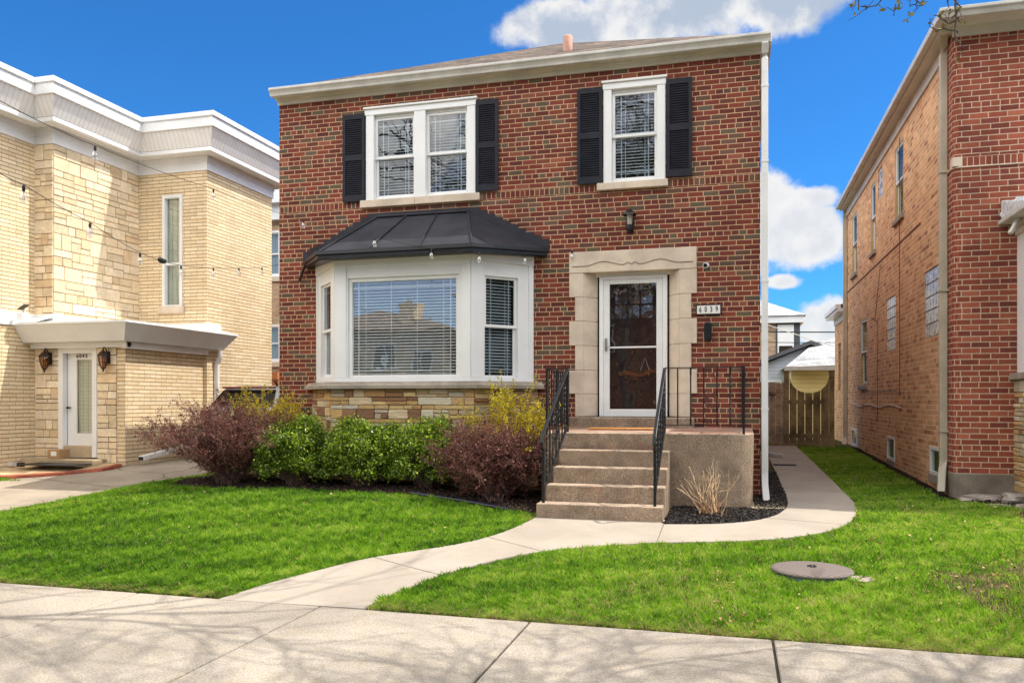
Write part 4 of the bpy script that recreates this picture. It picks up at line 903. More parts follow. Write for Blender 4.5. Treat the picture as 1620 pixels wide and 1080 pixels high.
for kind_, a, b, c, d in wins:
    if kind_ == 'sash':
        f = MB(Ts); X0, X1 = sx2(b), sx2(a); ring(f, X0, X1, c, d, .05, .0, .08); wo = f.build('window', M_YREV, rh)
        dsash(wo, Ts, X0+.052, X1-.052, c+.052, d-.052, .01, blinds=False, prairie=False, gl=M_GLS)
        s = MB(Ts); s.box(X0-.06, X1+.06, -.05, .08, c-.085, c-.002); s.build('sill', M_SILL, wo, bevel=.005)
        v = MB(Ts); v.face([(X0, .25, c), (X1, .25, c), (X1, .25, d), (X0, .25, d)]); v.build('blind', M_CURT, wo)
    elif kind_ == 'block':
        f = MB(Ts); X0, X1 = sx2(b), sx2(a); nx_ = max(2, round((X1-X0)/.2)); nz_ = round((d-c)/.2)
        for i in range(nx_):
            for j in range(nz_):
                f.box(X0+(X1-X0)*i/nx_+.006, X0+(X1-X0)*(i+1)/nx_-.006, .012, .09, c+(d-c)*j/nz_+.006, c+(d-c)*(j+1)/nz_-.006)
        wo = f.build('window', M_GBLK, rh, bevel=.012, seg=2, label='glass block window in the side wall')
        s = MB(Ts); s.box(X0, X1, .02, .08, c, d)
        s2 = MB(Ts); s2.face([(X0, .10, c), (X1, .10, c), (X1, .10, d), (X0, .10, d)]); s2.build('block_backing', plain('milky_backing', (.9, .88, .82), .3), wo)
        s3 = MB(Ts)
        for i in range(nx_+1): xx = X0+(X1-X0)*i/nx_; s3.box(max(X0, xx-.005), min(X1, xx+.005), .02, .09, c, d)
        for j in range(nz_+1): zz = c+(d-c)*j/nz_; s3.box(X0, X1, .021, .088, max(c, zz-.005), min(d, zz+.005))
        s3.build('mortar_joint', M_SILL, wo)
    else:
        f = MB(Ts); X0, X1 = sx2(b), sx2(a); ring(f, X0, X1, c, d, .045, -.015, .05); wo = f.build('cellar_window', M_WHITE, rh)
        g = MB(Ts); g.face([(X0+.045, .01, c+.045), (X1-.045, .01, c+.045), (X1-.045, .01, d-.045), (X0+.045, .01, d-.045)]); g.build('glass', M_GL, wo)
        v = MB(Ts); v.face([(X0, .2, c), (X1, .2, c), (X1, .2, d), (X0, .2, d)]); v.build('dark_room', M_DARK, wo)
        s = MB(Ts); s.box(X0-.05, X1+.05, -.02, .05, c-.13, c-.002); s.build('sill', M_SILL, wo, bevel=.005)
bk = MB(); bk.box(RX+.45, 9, 1.2, 10.8, 0, 6.2); bk.build('room_wall', M_DARK, rh)
st_ = MB(); st_.box(RX-.012, RX-.0, 2.4, 10.88, 4.16, 4.19); st_.build('ledge_line', plain('dark_ledge', (.30, .13, .08), .9), rh)
# bay of the right house
rb_ = MB(); rb_.box(3.19, 6.6, -.35, RY-.001, 1.78, 3.66); rbo = rb_.build('bay_window', M_WHITE, rh)
s = MB(); s.box(3.10, 6.7, -.45, RY-.002, 1.69, 1.778); s.build('stone_ledge', M_SILL, rbo, bevel=.01)
s = MB(); s.T = frame(3.17, RY, 0, R(-90)); R3 = random.Random(9); stonework(s, .75, .25, 1.69, PALF, .05, .13, .16, .5, .009, .03, .05, R3)
s.T = frame(3.2, -.3); stonework(s, 3.3, .25, 1.69, PALF, .05, .13, .16, .5, .009, .03, .05, R3); s.T = Matrix.Identity(4); s.build('flagstone_base', M_FLAG, rbo, bevel=.006)
s = MB(); s.box(3.19, 6.5, -.27, RY-.004, -.05, 1.685); s.build('mortar_core', concrete('mortar_grey', (.38, .33, .27), .3, .2), rbo)
s = MB(); s.box(3.22, 6.58, -.365, -.351, 2.0, 3.3); s.build('glass', M_CARG, rbo)
s = MB(); s.prism([(-.52, 3.76), (-.55, 3.80), (RY-.002, 4.02), (RY-.002, 3.76)], 3.0, 6.8, 'x')
for i in range(7): s.box(2.98+.03*i, 3.12+.06*i, RY-.06-.13*i*.0, RY-.003, 3.80+.03*i, 3.86+.032*i)
bro = s.build('bay_roof', plain('patched_white_roof', (.66, .67, .70), .6, .25, 14., .8), rbo, bevel=.02, seg=2)
s = MB(); s.box(2.97, 6.85, -.60, RY-.004, 3.70, 3.758); s.build('eave_gutter', M_GUT, bro, bevel=.01); s = MB(); s.box(3.12, 6.7, -.42, RY-.005, 3.64, 3.70); s.box(3.16, 6.66, -.39, RY-.006, 3.55, 3.64); s.build('crown_moulding', M_CREAM, bro, bevel=.01)
s = MB(); s.rect([(3.09, .05, 3.71), (3.02, .0, 3.58), (2.97, -.03, 3.50)], .05, .04); s.build('drain_spout', M_GUT, bro)
# wires stapled on the side wall
def cable(label, pts, r=.006, mat=None, **kw):
    b = MB(); b.tube(pts, r, 5); return b.build('cable', mat or M_RUB, label=label, cat='cable', **kw)
def sag(a, b, s_, n=24): a, b = Vector(a), Vector(b); return [a.lerp(b, i/n)+Vector((0, 0, -s_*4*(i/n)*(1-i/n))) for i in range(n+1)]
cable('thin cable sagging across the lower right brick side wall', [(RX-.012, 10.3, 1.45)]+[(RX-.012, 10.3-.5*i, 1.32+.03*math.sin(i*1.3)) for i in range(1, 14)], .009, M_GUT)
cable('dark cable dropping down the side wall between the glass block windows', [(RX-.012, 4.0, 6.0), (RX-.012, 4.0, 3.0), (RX-.012, 3.98, 1.5), (RX-.012, 4.4, 1.62), (RX-.012, 6.4, 1.6), (RX-.012, 9, 1.7)], .005, M_BRONZE)
cable('dark cable bent around the tall side wall window', [(RX-.012, 5.9, 4.1), (RX-.012, 6.2, 3.6), (RX-.012, 6.5, 3.1), (RX-.012, 6.9, 3.15), (RX-.012, 6.2, 3.0), (RX-.012, 6.25, 1.0)], .005, M_BRONZE)
# rocks and flat stones by the right house
def rock(loc, sz, seed, flat, label):
    r_ = random.Random(seed); n1, n2 = 9, 14; vs, fs = [], []
    for i in range(n1):
        ph = math.pi*i/(n1-1)
        for j in range(n2):
            th = 2*math.pi*j/n2; q = 1+.22*math.sin(3*th+seed)+.16*math.sin(5*ph+2*th+seed*2)+r_.uniform(-.08, .08)
            z = math.cos(ph)*sz[2]*(1 if not flat else 1); z = max(-sz[2], min(sz[2]*.8, z*1.3))
            vs.append((loc[0]+math.sin(ph)*math.cos(th)*sz[0]*q, loc[1]+math.sin(ph)*math.sin(th)*sz[1]*q, loc[2]+z))
    for i in range(n1-1):
        for j in range(n2): fs.append([i*n2+j, (i+1)*n2+j, (i+1)*n2+(j+1) % n2, i*n2+(j+1) % n2])
    b = MB(); b.mesh(vs, fs); b.build('rock', M_ROCK, label=label, cat='rock', group='stones in the bed of the right house')
rock((2.75, .16, .17), (.26, .13, .07), 1, 0, 'long low grey stone against the concrete foundation')
rock((3.02, -.05, .20), (.17, .13, .10), 2, 0, 'dark rough stone in front of the right house foundation')
rock((3.42, .0, .24), (.24, .18, .16), 3, 0, 'largest rounded boulder at the right edge below the bay')
rock((2.80, -.28, .14), (.16, .10, .03), 4, 1, 'small flat tan stone at the lawn edge left of the others')
rock((3.12, -.45, .15), (.2, .13, .05), 5, 1, 'broken grey stone in leaves nearest the lawn')
rock((3.15, -1.15, .125), (.24, .16, .025), 6, 1, 'pale flat stepping stone set in the right lawn')
rock((2.52, .10, .16), (.13, .08, .04), 8, 0, 'little stone beside the foot of the tan downspout')

# ------------------------------------------------------------------ fence, gate, far buildings behind
fe = empty('wooden_fence', (.6, 9, .33), 'weathered brown picket fence section left of the gate', 'fence')
b = MB(); xx = -.05; r_ = random.Random(2)
while xx < .80: b.box(xx, xx+.131, 8.99+r_.uniform(0, .01), 9.012, .36, 1.86+r_.uniform(-.03, .03)); xx += .135
b.build('picket', M_WOOD, fe, kind=None); b = MB(); b.box(-.05, .86, 9.015, 9.06, .55, .64); b.box(-.05, .86, 9.015, 9.06, 1.55, 1.64); b.box(.25, .62, 8.96, 8.985, 1.58, 1.64); b.box(-.05, .86, 8.96, 9.0, .33, .45); b.build('rail', M_WOOD, fe)
ga = empty('wooden_gate', (1.4, 9, .33), 'tall brown plank gate with a scooped top between two posts', 'gate')
for x in (.82, 1.83): b = MB(); b.box(x, x+.11, 8.95, 9.06, .3, 2.10); b.box(x-.012, x+.122, 8.94, 9.07, 2.101, 2.14); b.build('post', M_WOOD2, ga, bevel=.006)
for i in range(5):
    x0_ = .945+.176*i; x1_ = x0_+.158 if i < 4 else 1.82
    def zc(x): u = (x-1.385)/.44; return 2.03-.42*math.sqrt(max(0, 1-min(1, abs(u))**2.2))
    n = 6; top_ = [(x0_+(x1_-x0_)*t/n, zc(x0_+(x1_-x0_)*t/n)) for t in range(n+1)]
    b = MB(); b.prism([(x0_, .42), (x1_, .42)]+top_[::-1], 9.0, 9.02, 'y'); b.build('board', M_WOOD2, ga)
b = MB(); b.box(.935, 1.825, 9.022, 9.06, .55, .64); b.box(.935, 1.825, 9.022, 9.06, 1.35, 1.44); b.box(.2, 1.95, 8.93, 9.0, .30, .41); b.build('rail', M_WOOD2, ga)
ys_ = empty('yellow_garage', (2, 12.5, .3), 'pale yellow sided garage with white shingle roof showing over the gate', 'garage')
b = MB(); b.box(1.36, 2.75, 14.8, 19, .2, 2.42); b.build('wall', M_YLAP, ys_)
b = MB(); b.face([(1.16, 14.45, 2.44), (2.9, 14.45, 2.50), (2.9, 17.5, 3.5), (2.2, 17.2, 3.3)]); b.face([(1.16, 14.45, 2.44), (2.2, 17.2, 3.3), (1.16, 19, 2.44)]); b.face([(2.2, 17.2, 3.3), (2.9, 17.5, 3.5), (2.9, 19, 2.44), (1.16, 19, 2.44)]); b.build('roof', M_WSH, ys_)
b = MB(); b.box(1.14, 2.9, 14.40, 14.47, 2.34, 2.46); b.build('fascia', M_GUT, ys_)
gg = empty('blue_grey_garage', (1.3, 17, .3), 'pale blue sided garage with a low gable and small dark vent beyond the fence', 'garage')
b = MB(); b.prism([(-1.2, .2), (3.6, .2), (3.6, 2.62), (2.1, 3.24), (-1.2, 1.9)], 17, 22, 'y'); b.build('wall', M_LAP, gg)
b = MB(); b.prism([(-1.6, 1.84), (2.1, 3.27), (4.0, 2.5), (4.0, 2.62), (2.1, 3.40), (-1.6, 1.97)], 16.75, 22.2, 'y'); b.build('roof', plain('dark_grey_fascia', (.10, .10, .11), .8), gg)
b = MB(); b.box(2.0, 2.3, 16.97, 16.999, 2.62, 2.9); b.build('vent', M_RUB, gg)
b = MB(); ring(b, .72, 1.2, 1.5, 2.1, .05, 16.96, 16.999); b.build('window', M_WHITE, gg)
fh = empty('beige_brick_house', (0, 28, .3), 'distant beige brick house with pale hip roof and one white window beyond the garages', 'house')
b = MB(); b.box(-6, 2.42, 28, 40, 0, 5.0); b.build('wall', M_TB, fh)
b = MB(); b.box(-6.3, 2.75, 27.7, 40.2, 5.0, 5.32); b.build('fascia', M_WHITE, fh)
b = MB(); b.face([(-6.4, 27.6, 5.325), (2.85, 27.6, 5.325), (-1.5, 33, 7.6)]); b.face([(2.85, 27.6, 5.325), (2.85, 40, 5.325), (-1.5, 36, 7.6), (-1.5, 33, 7.6)]); b.face([(-6.4, 40, 5.325), (-6.4, 27.6, 5.325), (-1.5, 33, 7.6), (-1.5, 36, 7.6)]); b.build('roof', M_WSH, fh)
b = MB(); b.box(1.55, 2.60, 27.93, 27.999, 3.1, 5.0); wo = b.build('window', plain('dark_trim', (.06, .065, .075), .6), fh)
b = MB(); b.box(1.62, 2.33, 27.90, 27.928, 3.2, 4.93); b.build('window_frame', M_WHITE, wo); b = MB(); b.box(1.68, 2.27, 27.88, 27.899, 3.28, 3.95); b.build('glass', M_CARG, wo)
for i, (z, s_) in enumerate(((3.75, .25), (3.62, .45), (4.3, .5))):
    cable(['upper thick utility wire running behind the fence gap', 'middle drooping utility wire behind the fence gap', 'thin service wire slanting down to the garage roof'][i], sag((-6, 15, z+.3), (8, 15.5, z-.15), s_) if i < 2 else sag((-3, 14, 5.3), (3.2, 15, 2.9), .15), .02 if i == 0 else .012, M_RUB if i < 2 else M_GUT)
bpc = MB(); bpc.box(.36, .75, 4.1, 4.35, .24, .262); bpc.build('drain_grate', M_RUB, label='black rubber drain mat on the side walk', cat='grate')
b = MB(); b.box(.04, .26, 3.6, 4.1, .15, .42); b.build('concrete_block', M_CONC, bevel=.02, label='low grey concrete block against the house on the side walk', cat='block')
b = MB(); b.rect([(.05, 6.2, .36), (.62, 5.7, .32)], .1, .06); b.build('splash_pipe', M_GUT, label='short flat white drain pipe lying on the far side walk', cat='pipe')
b = MB(); b.box(-.17, .27, -1.35, -.72, .10, .155); b.build('splash_block', concrete('mossy_concrete', (.36, .31, .20), .5, .5), bevel=.02, label='mossy concrete splash block under the white downspout', cat='block')

# ------------------------------------------------------------------ yellow brick building on the left
lb = empty('yellow_brick_building', (-14, 3, .3), 'two storey yellow brick building with white overhanging roof edge at the left', 'house')
PL = [(-12.57, -9), (-12.57, .54), (-12.17, .54), (-12.17, 2.72), (-10.55, 2.72), (-10.55, 5.1), (-16, 5.1)]
zt_ = 6.05
w = MB()
def wq(a, b, z0, z1): w.face([(a[0], a[1], z0), (b[0], b[1], z0), (b[0], b[1], z1), (a[0], a[1], z1)])
wq(PL[0], PL[1], -.3, zt_)
w.T = frame(-12.17, 2.72); wall_holes(w, 0, 1.62, 2.6, zt_, [(.59, 1.06, 3.33, 5.60)], .12); w.T = Matrix.Identity(4)
wq(PL[4], PL[5], -.3, zt_); wq(PL[5], PL[6], -.3, zt_)
w.T = frame(-10.62, .54, 0, R(90)); wall_holes(w, 0, 2.17, -.1, 2.46, [], .1); w.T = Matrix.Identity(4)
wq((-11.10, .54), (-10.62, .54), -.1, 2.46) if False else None
w.face([(-10.62, 2.71, -.1), (-10.55, 2.71, -.1), (-10.55, 2.71, 2.6), (-10.62, 2.71, 2.6)]); w.face([(-10.80, .54, .1), (-10.62, .54, .1), (-10.62, .54, 2.46), (-10.80, .54, 2.46)])
w.build('wall', M_YB, lb)
PALS = [(.74, .60, .42), (.71, .57, .39), (.77, .64, .47), (.73, .60, .43), (.68, .51, .33), (.76, .64, .48), (.73, .59, .41)]
R4 = random.Random(21)
s = MB(); s.T = frame(-12.17, .54, 0, R(90)); stonework(s, 2.18, 2.9, zt_, PALS, .10, .30, .22, .62, .012, .02, .03, R4)
s.build('ashlar_stone', M_STN, lb, bevel=.004); s = MB(); s.T = frame(-12.59, .54); stonework(s, .42, 2.9, zt_, PALS, .10, .26, .14, .42, .012, .02, .03, R4)
s.build('ashlar_stone', M_STN, lb, bevel=.004); s = MB(); s.T = frame(-12.57, .54); stonework(s, .53, .32, 2.36, PALS, .10, .26, .16, .5, .012, .02, .03, R4)
s.build('ashlar_stone', M_STN, lb, bevel=.004); s = MB(); s.T = frame(-11.21, .54); stonework(s, .41, .32, 2.36, PALS, .10, .26, .16, .4, .012, .02, .03, R4)
s.build('ashlar_stone', M_STN, lb, bevel=.004)
s = MB(); s.box(-16, -12.19, .56, 5.0, 2.4, zt_); s.box(-12.57, -12.04, .555, .9, .1, 2.4); s.box(-11.21, -10.81, .555, .9, .1, 2.4); s.box(-12.6, -10.7, .9, 2.7, .1, 2.45); s.build('mortar_core', concrete('brown_mortar', (.30, .21, .12), .3, .2), lb)
pf_cap = [(0, 7.03), (.50, 7.03), (.50, 6.935), (.47, 6.935), (.47, 6.75), (.0, 6.75)]
s = MB(); s.sweep(PL, [(0, 7.03), (.52, 7.03), (.52, 6.94), (.49, 6.935), (.485, 6.75), (.0, 6.75)]); s.face([(p[0], p[1], 7.028) for p in PL]+[(-16, -9, 7.028)])
s.sweep(PL, [(.30, 6.415), (.305, 6.34), (.24, 6.335), (0.2, 6.4)]); s.sweep(PL, [(0, 6.335), (.045, 6.335), (.04, 6.21), (.028, 6.205), (.028, 6.05), (0, 6.05)]); s.build('parapet', M_TRIM, lb)
s = MB(); s.sweep(PL, [(.455, 6.749), (.302, 6.42)]); s.build('grooved_panel', M_GRP, lb)
s = MB(); s.sweep(PL, [(.24, 6.338), (.046, 6.338)]); s.build('soffit', M_GRS, lb)
# upper window
TL = frame(-12.17, 2.72); f = MB(TL); ring(f, .59, 1.06, 3.33, 5.60, .06, -.03, .08, wb=.04); wo = f.build('window', M_TRIM, lb)
f = MB(TL); f.box(.65, 1.0, .0, .06, 4.18, 4.23); f.build('mid_rail', M_TRIM, wo)
f = MB(TL); f.face([(.65, .05, 3.37), (1.0, .05, 3.37), (1.0, .05, 5.54), (.65, .05, 5.54)]); f.build('glass', glass_mat('dim_glass', .16, (.8, .85, .82)), wo)
f = MB(TL); f.face([(.62, .115, 3.35), (1.05, .115, 3.35), (1.05, .115, 5.58), (.62, .115, 5.58)]); f.build('curtain', M_CURT, wo)
f = MB(TL); f.box(.50, 1.12, -.07, .06, 3.20, 3.327); f.build('sill', M_LIME, wo, bevel=.006)
# entrance canopy
CP = [(-12.569, .10), (-10.22, .10), (-10.22, 3.25)]
s = MB(); s.sweep([(-12.57, .16), (-10.30, .16), (-10.30, 3.2), (-10.54, 3.2)], [(0, 2.79), (.09, 2.79), (.095, 2.755), (.08, 2.75), (-.12, 2.455), (-.25, 2.45)])
s.face([(-12.57, .10, 2.789), (-10.24, .10, 2.789), (-10.24, 3.25, 2.789), (-10.54, 3.25, 2.86), (-10.54, 2.72, 2.86), (-12.15, 2.72, 2.86), (-12.15, .53, 2.86), (-12.57, .53, 2.86)])
s.face([(-12.57, .28, 2.452), (-12.57, .54, 2.452), (-10.62, .54, 2.452), (-10.55, 3.0, 2.452), (-10.42, 3.08, 2.452), (-10.42, .28, 2.452)])
s.box(-12.56, -10.5, .42, .538, 2.36, 2.45); s.box(-10.618, -10.50, .45, 2.71, 2.34, 2.448); cano = s.build('entrance_canopy', M_TRIM, lb, label='white flat canopy with slanted fascia over the side door')
s = MB(); s.sweep([(-12.57, -.25), (-12.57, .54), (-12.17, .54), (-12.17, 2.72), (-10.55, 2.72), (-10.55, 3.15)], [(0, 2.75), (.03, 2.75), (.03, 2.98), (0, 2.98)])
s.face([(-12.53, .11, 2.80), (-12.1, .11, 2.80), (-12.1, .5, 2.93), (-12.53, .5, 2.93)]); s.build('flashing_board', M_WHITE, lb)
# door
f = MB(frame(-12.04, .54)); ring(f, 0, .83, .42, 2.36, .10, -.02, .08, wb=.001, wt=.09); do = f.build('side_door', M_TRIM, lb, label='white side door with a tall pane under the canopy')
f = MB(frame(-12.04, .54)); wall_holes(f, .10, .73, .62, 2.27, [(.30, .66, .84, 2.16)], .03); f.v = [(x, y+.09, z) for x, y, z in f.v]; f.build('door_leaf', M_TRIM, do)
f = MB(frame(-12.04, .65)); f.face([(.30, 0, .84), (.66, 0, .84), (.66, 0, 2.16), (.30, 0, 2.16)]); f.build('glass', glass_mat('door_pane', .15, (.8, .85, .82)), do)
f = MB(frame(-12.04, .70)); f.face([(.28, 0, .8), (.68, 0, .8), (.68, 0, 2.2), (.28, 0, 2.2)]); f.build('curtain', M_CURT, do)
f = MB(); f.tube([(-11.87, .63, 1.30), (-11.87, .575, 1.30)], .012, 8); f.lathe([(.001, -.026), (.02, -.02), (.027, 0), (.02, .02), (.001, .026)], (-11.87, .56, 1.30), 10); f.build('handle', M_BRONZE, do)
for i, ch in enumerate('6045'): text_mesh(ch, .10, (-11.72+.066*i, .622, 2.222), 0, M_BRONZE, 'digit', do, .003, .9, 0)
f = MB(); f.box(-12.55, -11.0, .20, .538, .22, .40); f.box(-11.94, -11.25, .53, .64, .41, .62); f.build('doorstep', concrete('tan_step', (.42, .33, .22), .4, .4), lb, bevel=.01)
# downspouts
f = MB(); f.tube([(-10.42, 2.98, 2.44), (-10.42, 2.98, 2.33), (-10.44, 2.98, 2.28), (-10.49, 2.98, 2.2), (-10.50, 2.98, 2.12)], .045, 10); f.rect([(-10.50, 2.98, 2.14), (-10.50, 2.98, .72), (-10.48, 2.9, .60)], .09, .07); f.build('downspout', M_DSW, lb, bevel=.006)
f = MB(); f.rect([(-10.47, 2.94, .66), (-10.30, .55, .42)], .11, .085); f.build('leader_pipe', M_DSW, lb, bevel=.008, label='long white leader pipe slanting along the wall onto the driveway'); f = MB(); f.rect([(-10.2985, .545, .42), (-10.2975, .535, .419)], .085, .06); f.build('leader_opening', M_RUB, lb)
bpy.data.objects['leader_opening'].parent = lb
# lanterns beside the door
def carriage(loc):
    root = empty('carriage_lantern', loc, 'bronze carriage lantern left of the 6045 door', 'lamp', 'pair of lanterns beside the side door')
    x, y, z = loc
    b = MB(); b.box(x-.04, x+.04, y+.10, y+.138, z-.10, z+.12); b.tube([(x, y+.11, z+.06), (x, y+.06, z+.16), (x, y+.02, z+.19), (x, y, z+.16)], .010, 6); b.tube([(x, y+.11, z-.06), (x, y+.06, z-.02), (x, y+.03, z+.02)], .008, 6); b.build('bracket', M_BRONZE, root)
    b = MB(); b.lathe([(.001, .17), (.012, .165), (.02, .13), (.06, .10), (.095, .055), (.10, .03), (.085, .03)], (x, y, z), 6, False); b.build('lamp_cap', M_BRONZE, root)
    b = MB(); b.lathe([(.078, .03), (.07, -.06), (.045, -.14), (.02, -.18)], (x, y, z), 6, False); b.build('lamp_glass', glass_mat('amber_glass', .12, (.75, .5, .38)), root)
    b = MB()
    for j in range(6):
        t = 2*math.pi*j/6; b.tube([(x+rr_*math.cos(t), y+rr_*math.sin(t), z+dz) for rr_, dz in ((.082, .03), (.074, -.06), (.049, -.14), (.022, -.19))], .007, 4)
    b.lathe([(.024, -.175), (.03, -.185), (.012, -.21), (.016, -.225), (.001, -.25)], (x, y, z), 8); b.build('lamp_frame', M_BRONZE, root)
    return root
def copy_tree(o, parent=None):
    c = o.copy(); COL.objects.link(c); c.parent = parent
    for ch in [q for q in bpy.data.objects if q.parent == o]: copy_tree(ch, c)
    return c
cl_ = carriage((-12.22, .40, 2.17)); c2 = copy_tree(cl_); c2.location.x = -10.96; c2['label'] = 'bronze carriage lantern right of the 6045 door by the brick corner'
b = MB(); b.box(-12.06, -11.80, .30, .52, .402, .56); bx = b.build('parcel', M_CARD, bevel=.003, label='brown cardboard parcel with a white label on the side doorstep', cat='parcel')
b = MB(); b.box(-11.98, -11.86, .297, .2995, .45, .53); b.build('paper_label', M_PLATE, bx); bx.location = (0, 0, 0)
b = MB(); b.box(-12.1, -11.0, -.28, .18, .33, .345); b.build('doormat', M_RUB, bevel=.003, label='black doormat on the pavers before the 6045 door', cat='doormat')
so_ = empty('solar_spotlight', (-12.3, .1, 2.95), 'little solar spotlight with tilted panel on the canopy end', 'lamp')
b = MB(); b.mesh([(-12.42, .02, 3.02), (-12.26, -.02, 3.00), (-12.22, .08, 3.09), (-12.38, .12, 3.11), (-12.42, .02, 3.032), (-12.26, -.02, 3.012), (-12.22, .08, 3.102), (-12.38, .12, 3.122)], [(0, 3, 2, 1), (4, 5, 6, 7), (0, 1, 5, 4), (1, 2, 6, 5), (2, 3, 7, 6), (3, 0, 4, 7)]); b.build('panel', M_RUB, so_)
b = MB(); b.tube([(-12.32, .06, 3.04), (-12.36, .08, 2.84)], .02, 8); b.box(-12.42, -12.30, .0, .1, 2.84, 2.95); b.build('lamp_body', M_WHITE, so_)
for i, (x, y) in enumerate(((-12.45, -.05), (-12.2, -.12))):
    b = MB(); b.box(x-.05, x+.05, y-.04, y+.04, .29, .36); b.box(x-.03, x+.03, y-.045, y-.04, .30, .35); b.build('ground_spotlight', M_RUB if i else M_GUT, bevel=.01, label=['small pale ground light at the foot of the yellow wall', 'small black ground light beside the doormat'][i], cat='lamp')
# rear block far down the driveway
rb2 = empty('rear_brick_building', (-14, 12, .3), 'tan brick rear building glimpsed between the yellow building and the red house', 'house')
w = MB(frame(-18, 10)); wall_holes(w, 0, 6, -.2, 7.2, [(4.15, 4.72, 5.10, 6.46), (4.15, 4.72, 2.57, 3.68)], .1); w.build('wall', M_TB, rb2)
w = MB(); w.box(-18, -12, 10.12, 18, -.2, 7.2); w.build('inner_wall', M_DARK, rb2)
w = MB(); w.box(-18.2, -11.8, 9.6, 18, 7.2, 7.75); w.box(-18.1, -11.9, 9.8, 10, 6.75, 7.2); w.build('parapet', M_TRIM, rb2)
for z0, z1 in ((5.10, 6.46), (2.57, 3.68)):
    f = MB(frame(-18, 10)); ring(f, 4.15, 4.72, z0, z1, .06, -.02, .08); wo = f.build('window', M_WHITE, rb2); dsash(wo, frame(-18, 10), 4.21, 4.66, z0+.06, z1-.06, .03, blinds=False, prairie=False)
    f = MB(frame(-18, 10)); f.face([(4.2, .11, z0), (4.7, .11, z0), (4.7, .11, z1), (4.2, .11, z1)]); f.build('curtain', M_CURT, wo); f = MB(frame(-18, 10)); f.box(4.1, 4.8, -.06, -.001, z0-.14, z0-.001); f.build('sill', M_LIME, wo)
b = MB(); b.box(-14.3, -12.6, 8.7, 9.3, 2.02, 2.22); b.box(-14.3, -12.6, 8.75, 9.3, 1.70, 2.0); b.build('deck_board', M_ORW, rb2)
lf = MB(); lf.box(-14.4, -12.2, 8.4, 8.44, .3, 1.45); lf.box(-14.4, -12.2, 8.38, 8.46, 1.62, 1.70)
for i in range(22): lf.box(-14.4+.1*i, -14.36+.1*i, 8.4, 8.43, 1.45, 1.62)
lf.build('vinyl_fence', M_WHITE, label='white vinyl fence with a lattice top at the back of the driveway', cat='fence')

# ------------------------------------------------------------------ car in the driveway, seen from behind
car = empty('parked_suv', (-9.5, 4.4, .2), 'silver hatchback with dark rear window parked behind the bushes in the driveway', 'car')
z0 = .27; X0, X1, Y0, Y1 = -10.38, -8.62, 2.25, 6.7; xc = (X0+X1)/2
def section(y, zlo, zsh, ztop, wsh, wtop):
    hw = (X1-X0)/2
    return [(xc-hw*.93, y, z0+zlo), (xc-hw, y, z0+zlo+.25), (xc-hw*wsh, y, z0+zsh), (xc-hw*wtop, y, z0+ztop-.05), (xc-hw*wtop*.85, y, z0+ztop), (xc+hw*wtop*.85, y, z0+ztop), (xc+hw*wtop, y, z0+ztop-.05), (xc+hw*wsh, y, z0+zsh), (xc+hw, y, z0+zlo+.25), (xc+hw*.93, y, z0+zlo)]
secs = [section(Y0, .28, .92, .95, .93, .86), section(Y0+.08, .22, .95, 1.05, .97, .84), section(Y0+.42, .20, .98, 1.40, .98, .74), section(Y0+.8, .2, .98, 1.46, .98, .74), section(Y0+2.2, .2, .96, 1.47, .98, .72), section(Y0+3.0, .2, .92, 1.10, .97, .80), section(Y0+4.2, .22, .80, .84, .93, .84), section(Y1, .28, .6, .64, .85, .8)]
b = MB(); vs_ = [p for s_ in secs for p in s_]; fs_ = [[i*10+j, (i+1)*10+j, (i+1)*10+(j+1) % 10, i*10+(j+1) % 10] for i in range(len(secs)-1) for j in range(10)]
b.mesh(vs_, fs_+[list(range(10)), list(range(len(vs_)-1, len(vs_)-11, -1))]); b.build('body', M_CARP, car, bevel=.03, seg=2)
b = MB(); b.mesh([(xc-.68, Y0+.06, z0+1.06), (xc+.68, Y0+.06, z0+1.06), (xc+.58, Y0+.375, z0+1.37), (xc-.58, Y0+.375, z0+1.37)], [(0, 1, 2, 3)]); b.build('rear_window', M_CARG, car)
for s_ in (-1, 1):
    b = MB(); b.mesh([(xc+s_*.80, Y0+.6, z0+1.0), (xc+s_*.81, Y0+2.6, z0+1.0), (xc+s_*.69, Y0+2.2, z0+1.38), (xc+s_*.69, Y0+.75, z0+1.38)], [(0, 1, 2, 3)]); b.build('side_window', M_CARG, car)
    b = MB(); b.box(xc+s_*.62, xc+s_*.86, Y0-.02, Y0+.15, z0+.80, z0+.97); b.build('tail_light', M_RED, car, bevel=.02)
    for yy in (Y0+.85, Y0+3.5):
        b = MB(); b.tube([(xc+s_*.68, yy, z0+.30), (xc+s_*.89, yy, z0+.30)], .33, 24); wh = b.build('wheel', M_RUB, car); b = MB(); b.tube([(xc+s_*.885, yy, z0+.30), (xc+s_*.90, yy, z0+.30)], .2, 20); b.build('rim', M_STEEL, wh)
b = MB(); b.box(xc-.58, xc+.58, Y0+.30, Y0+.36, z0+1.395, z0+1.43); b.build('brake_light', M_RED, car, bevel=.01)
b = MB(); b.box(xc-.85, xc+.85, Y0-.08, Y0+.05, z0+.30, z0+.52); b.build('bumper', M_CARP, car, bevel=.03)
b = MB(); b.tube([(xc+.3, Y0+.9, z0+1.45), (xc+.32, Y0+.75, z0+1.54)], .02, 6); b.build('roof_aerial', M_RUB, car)

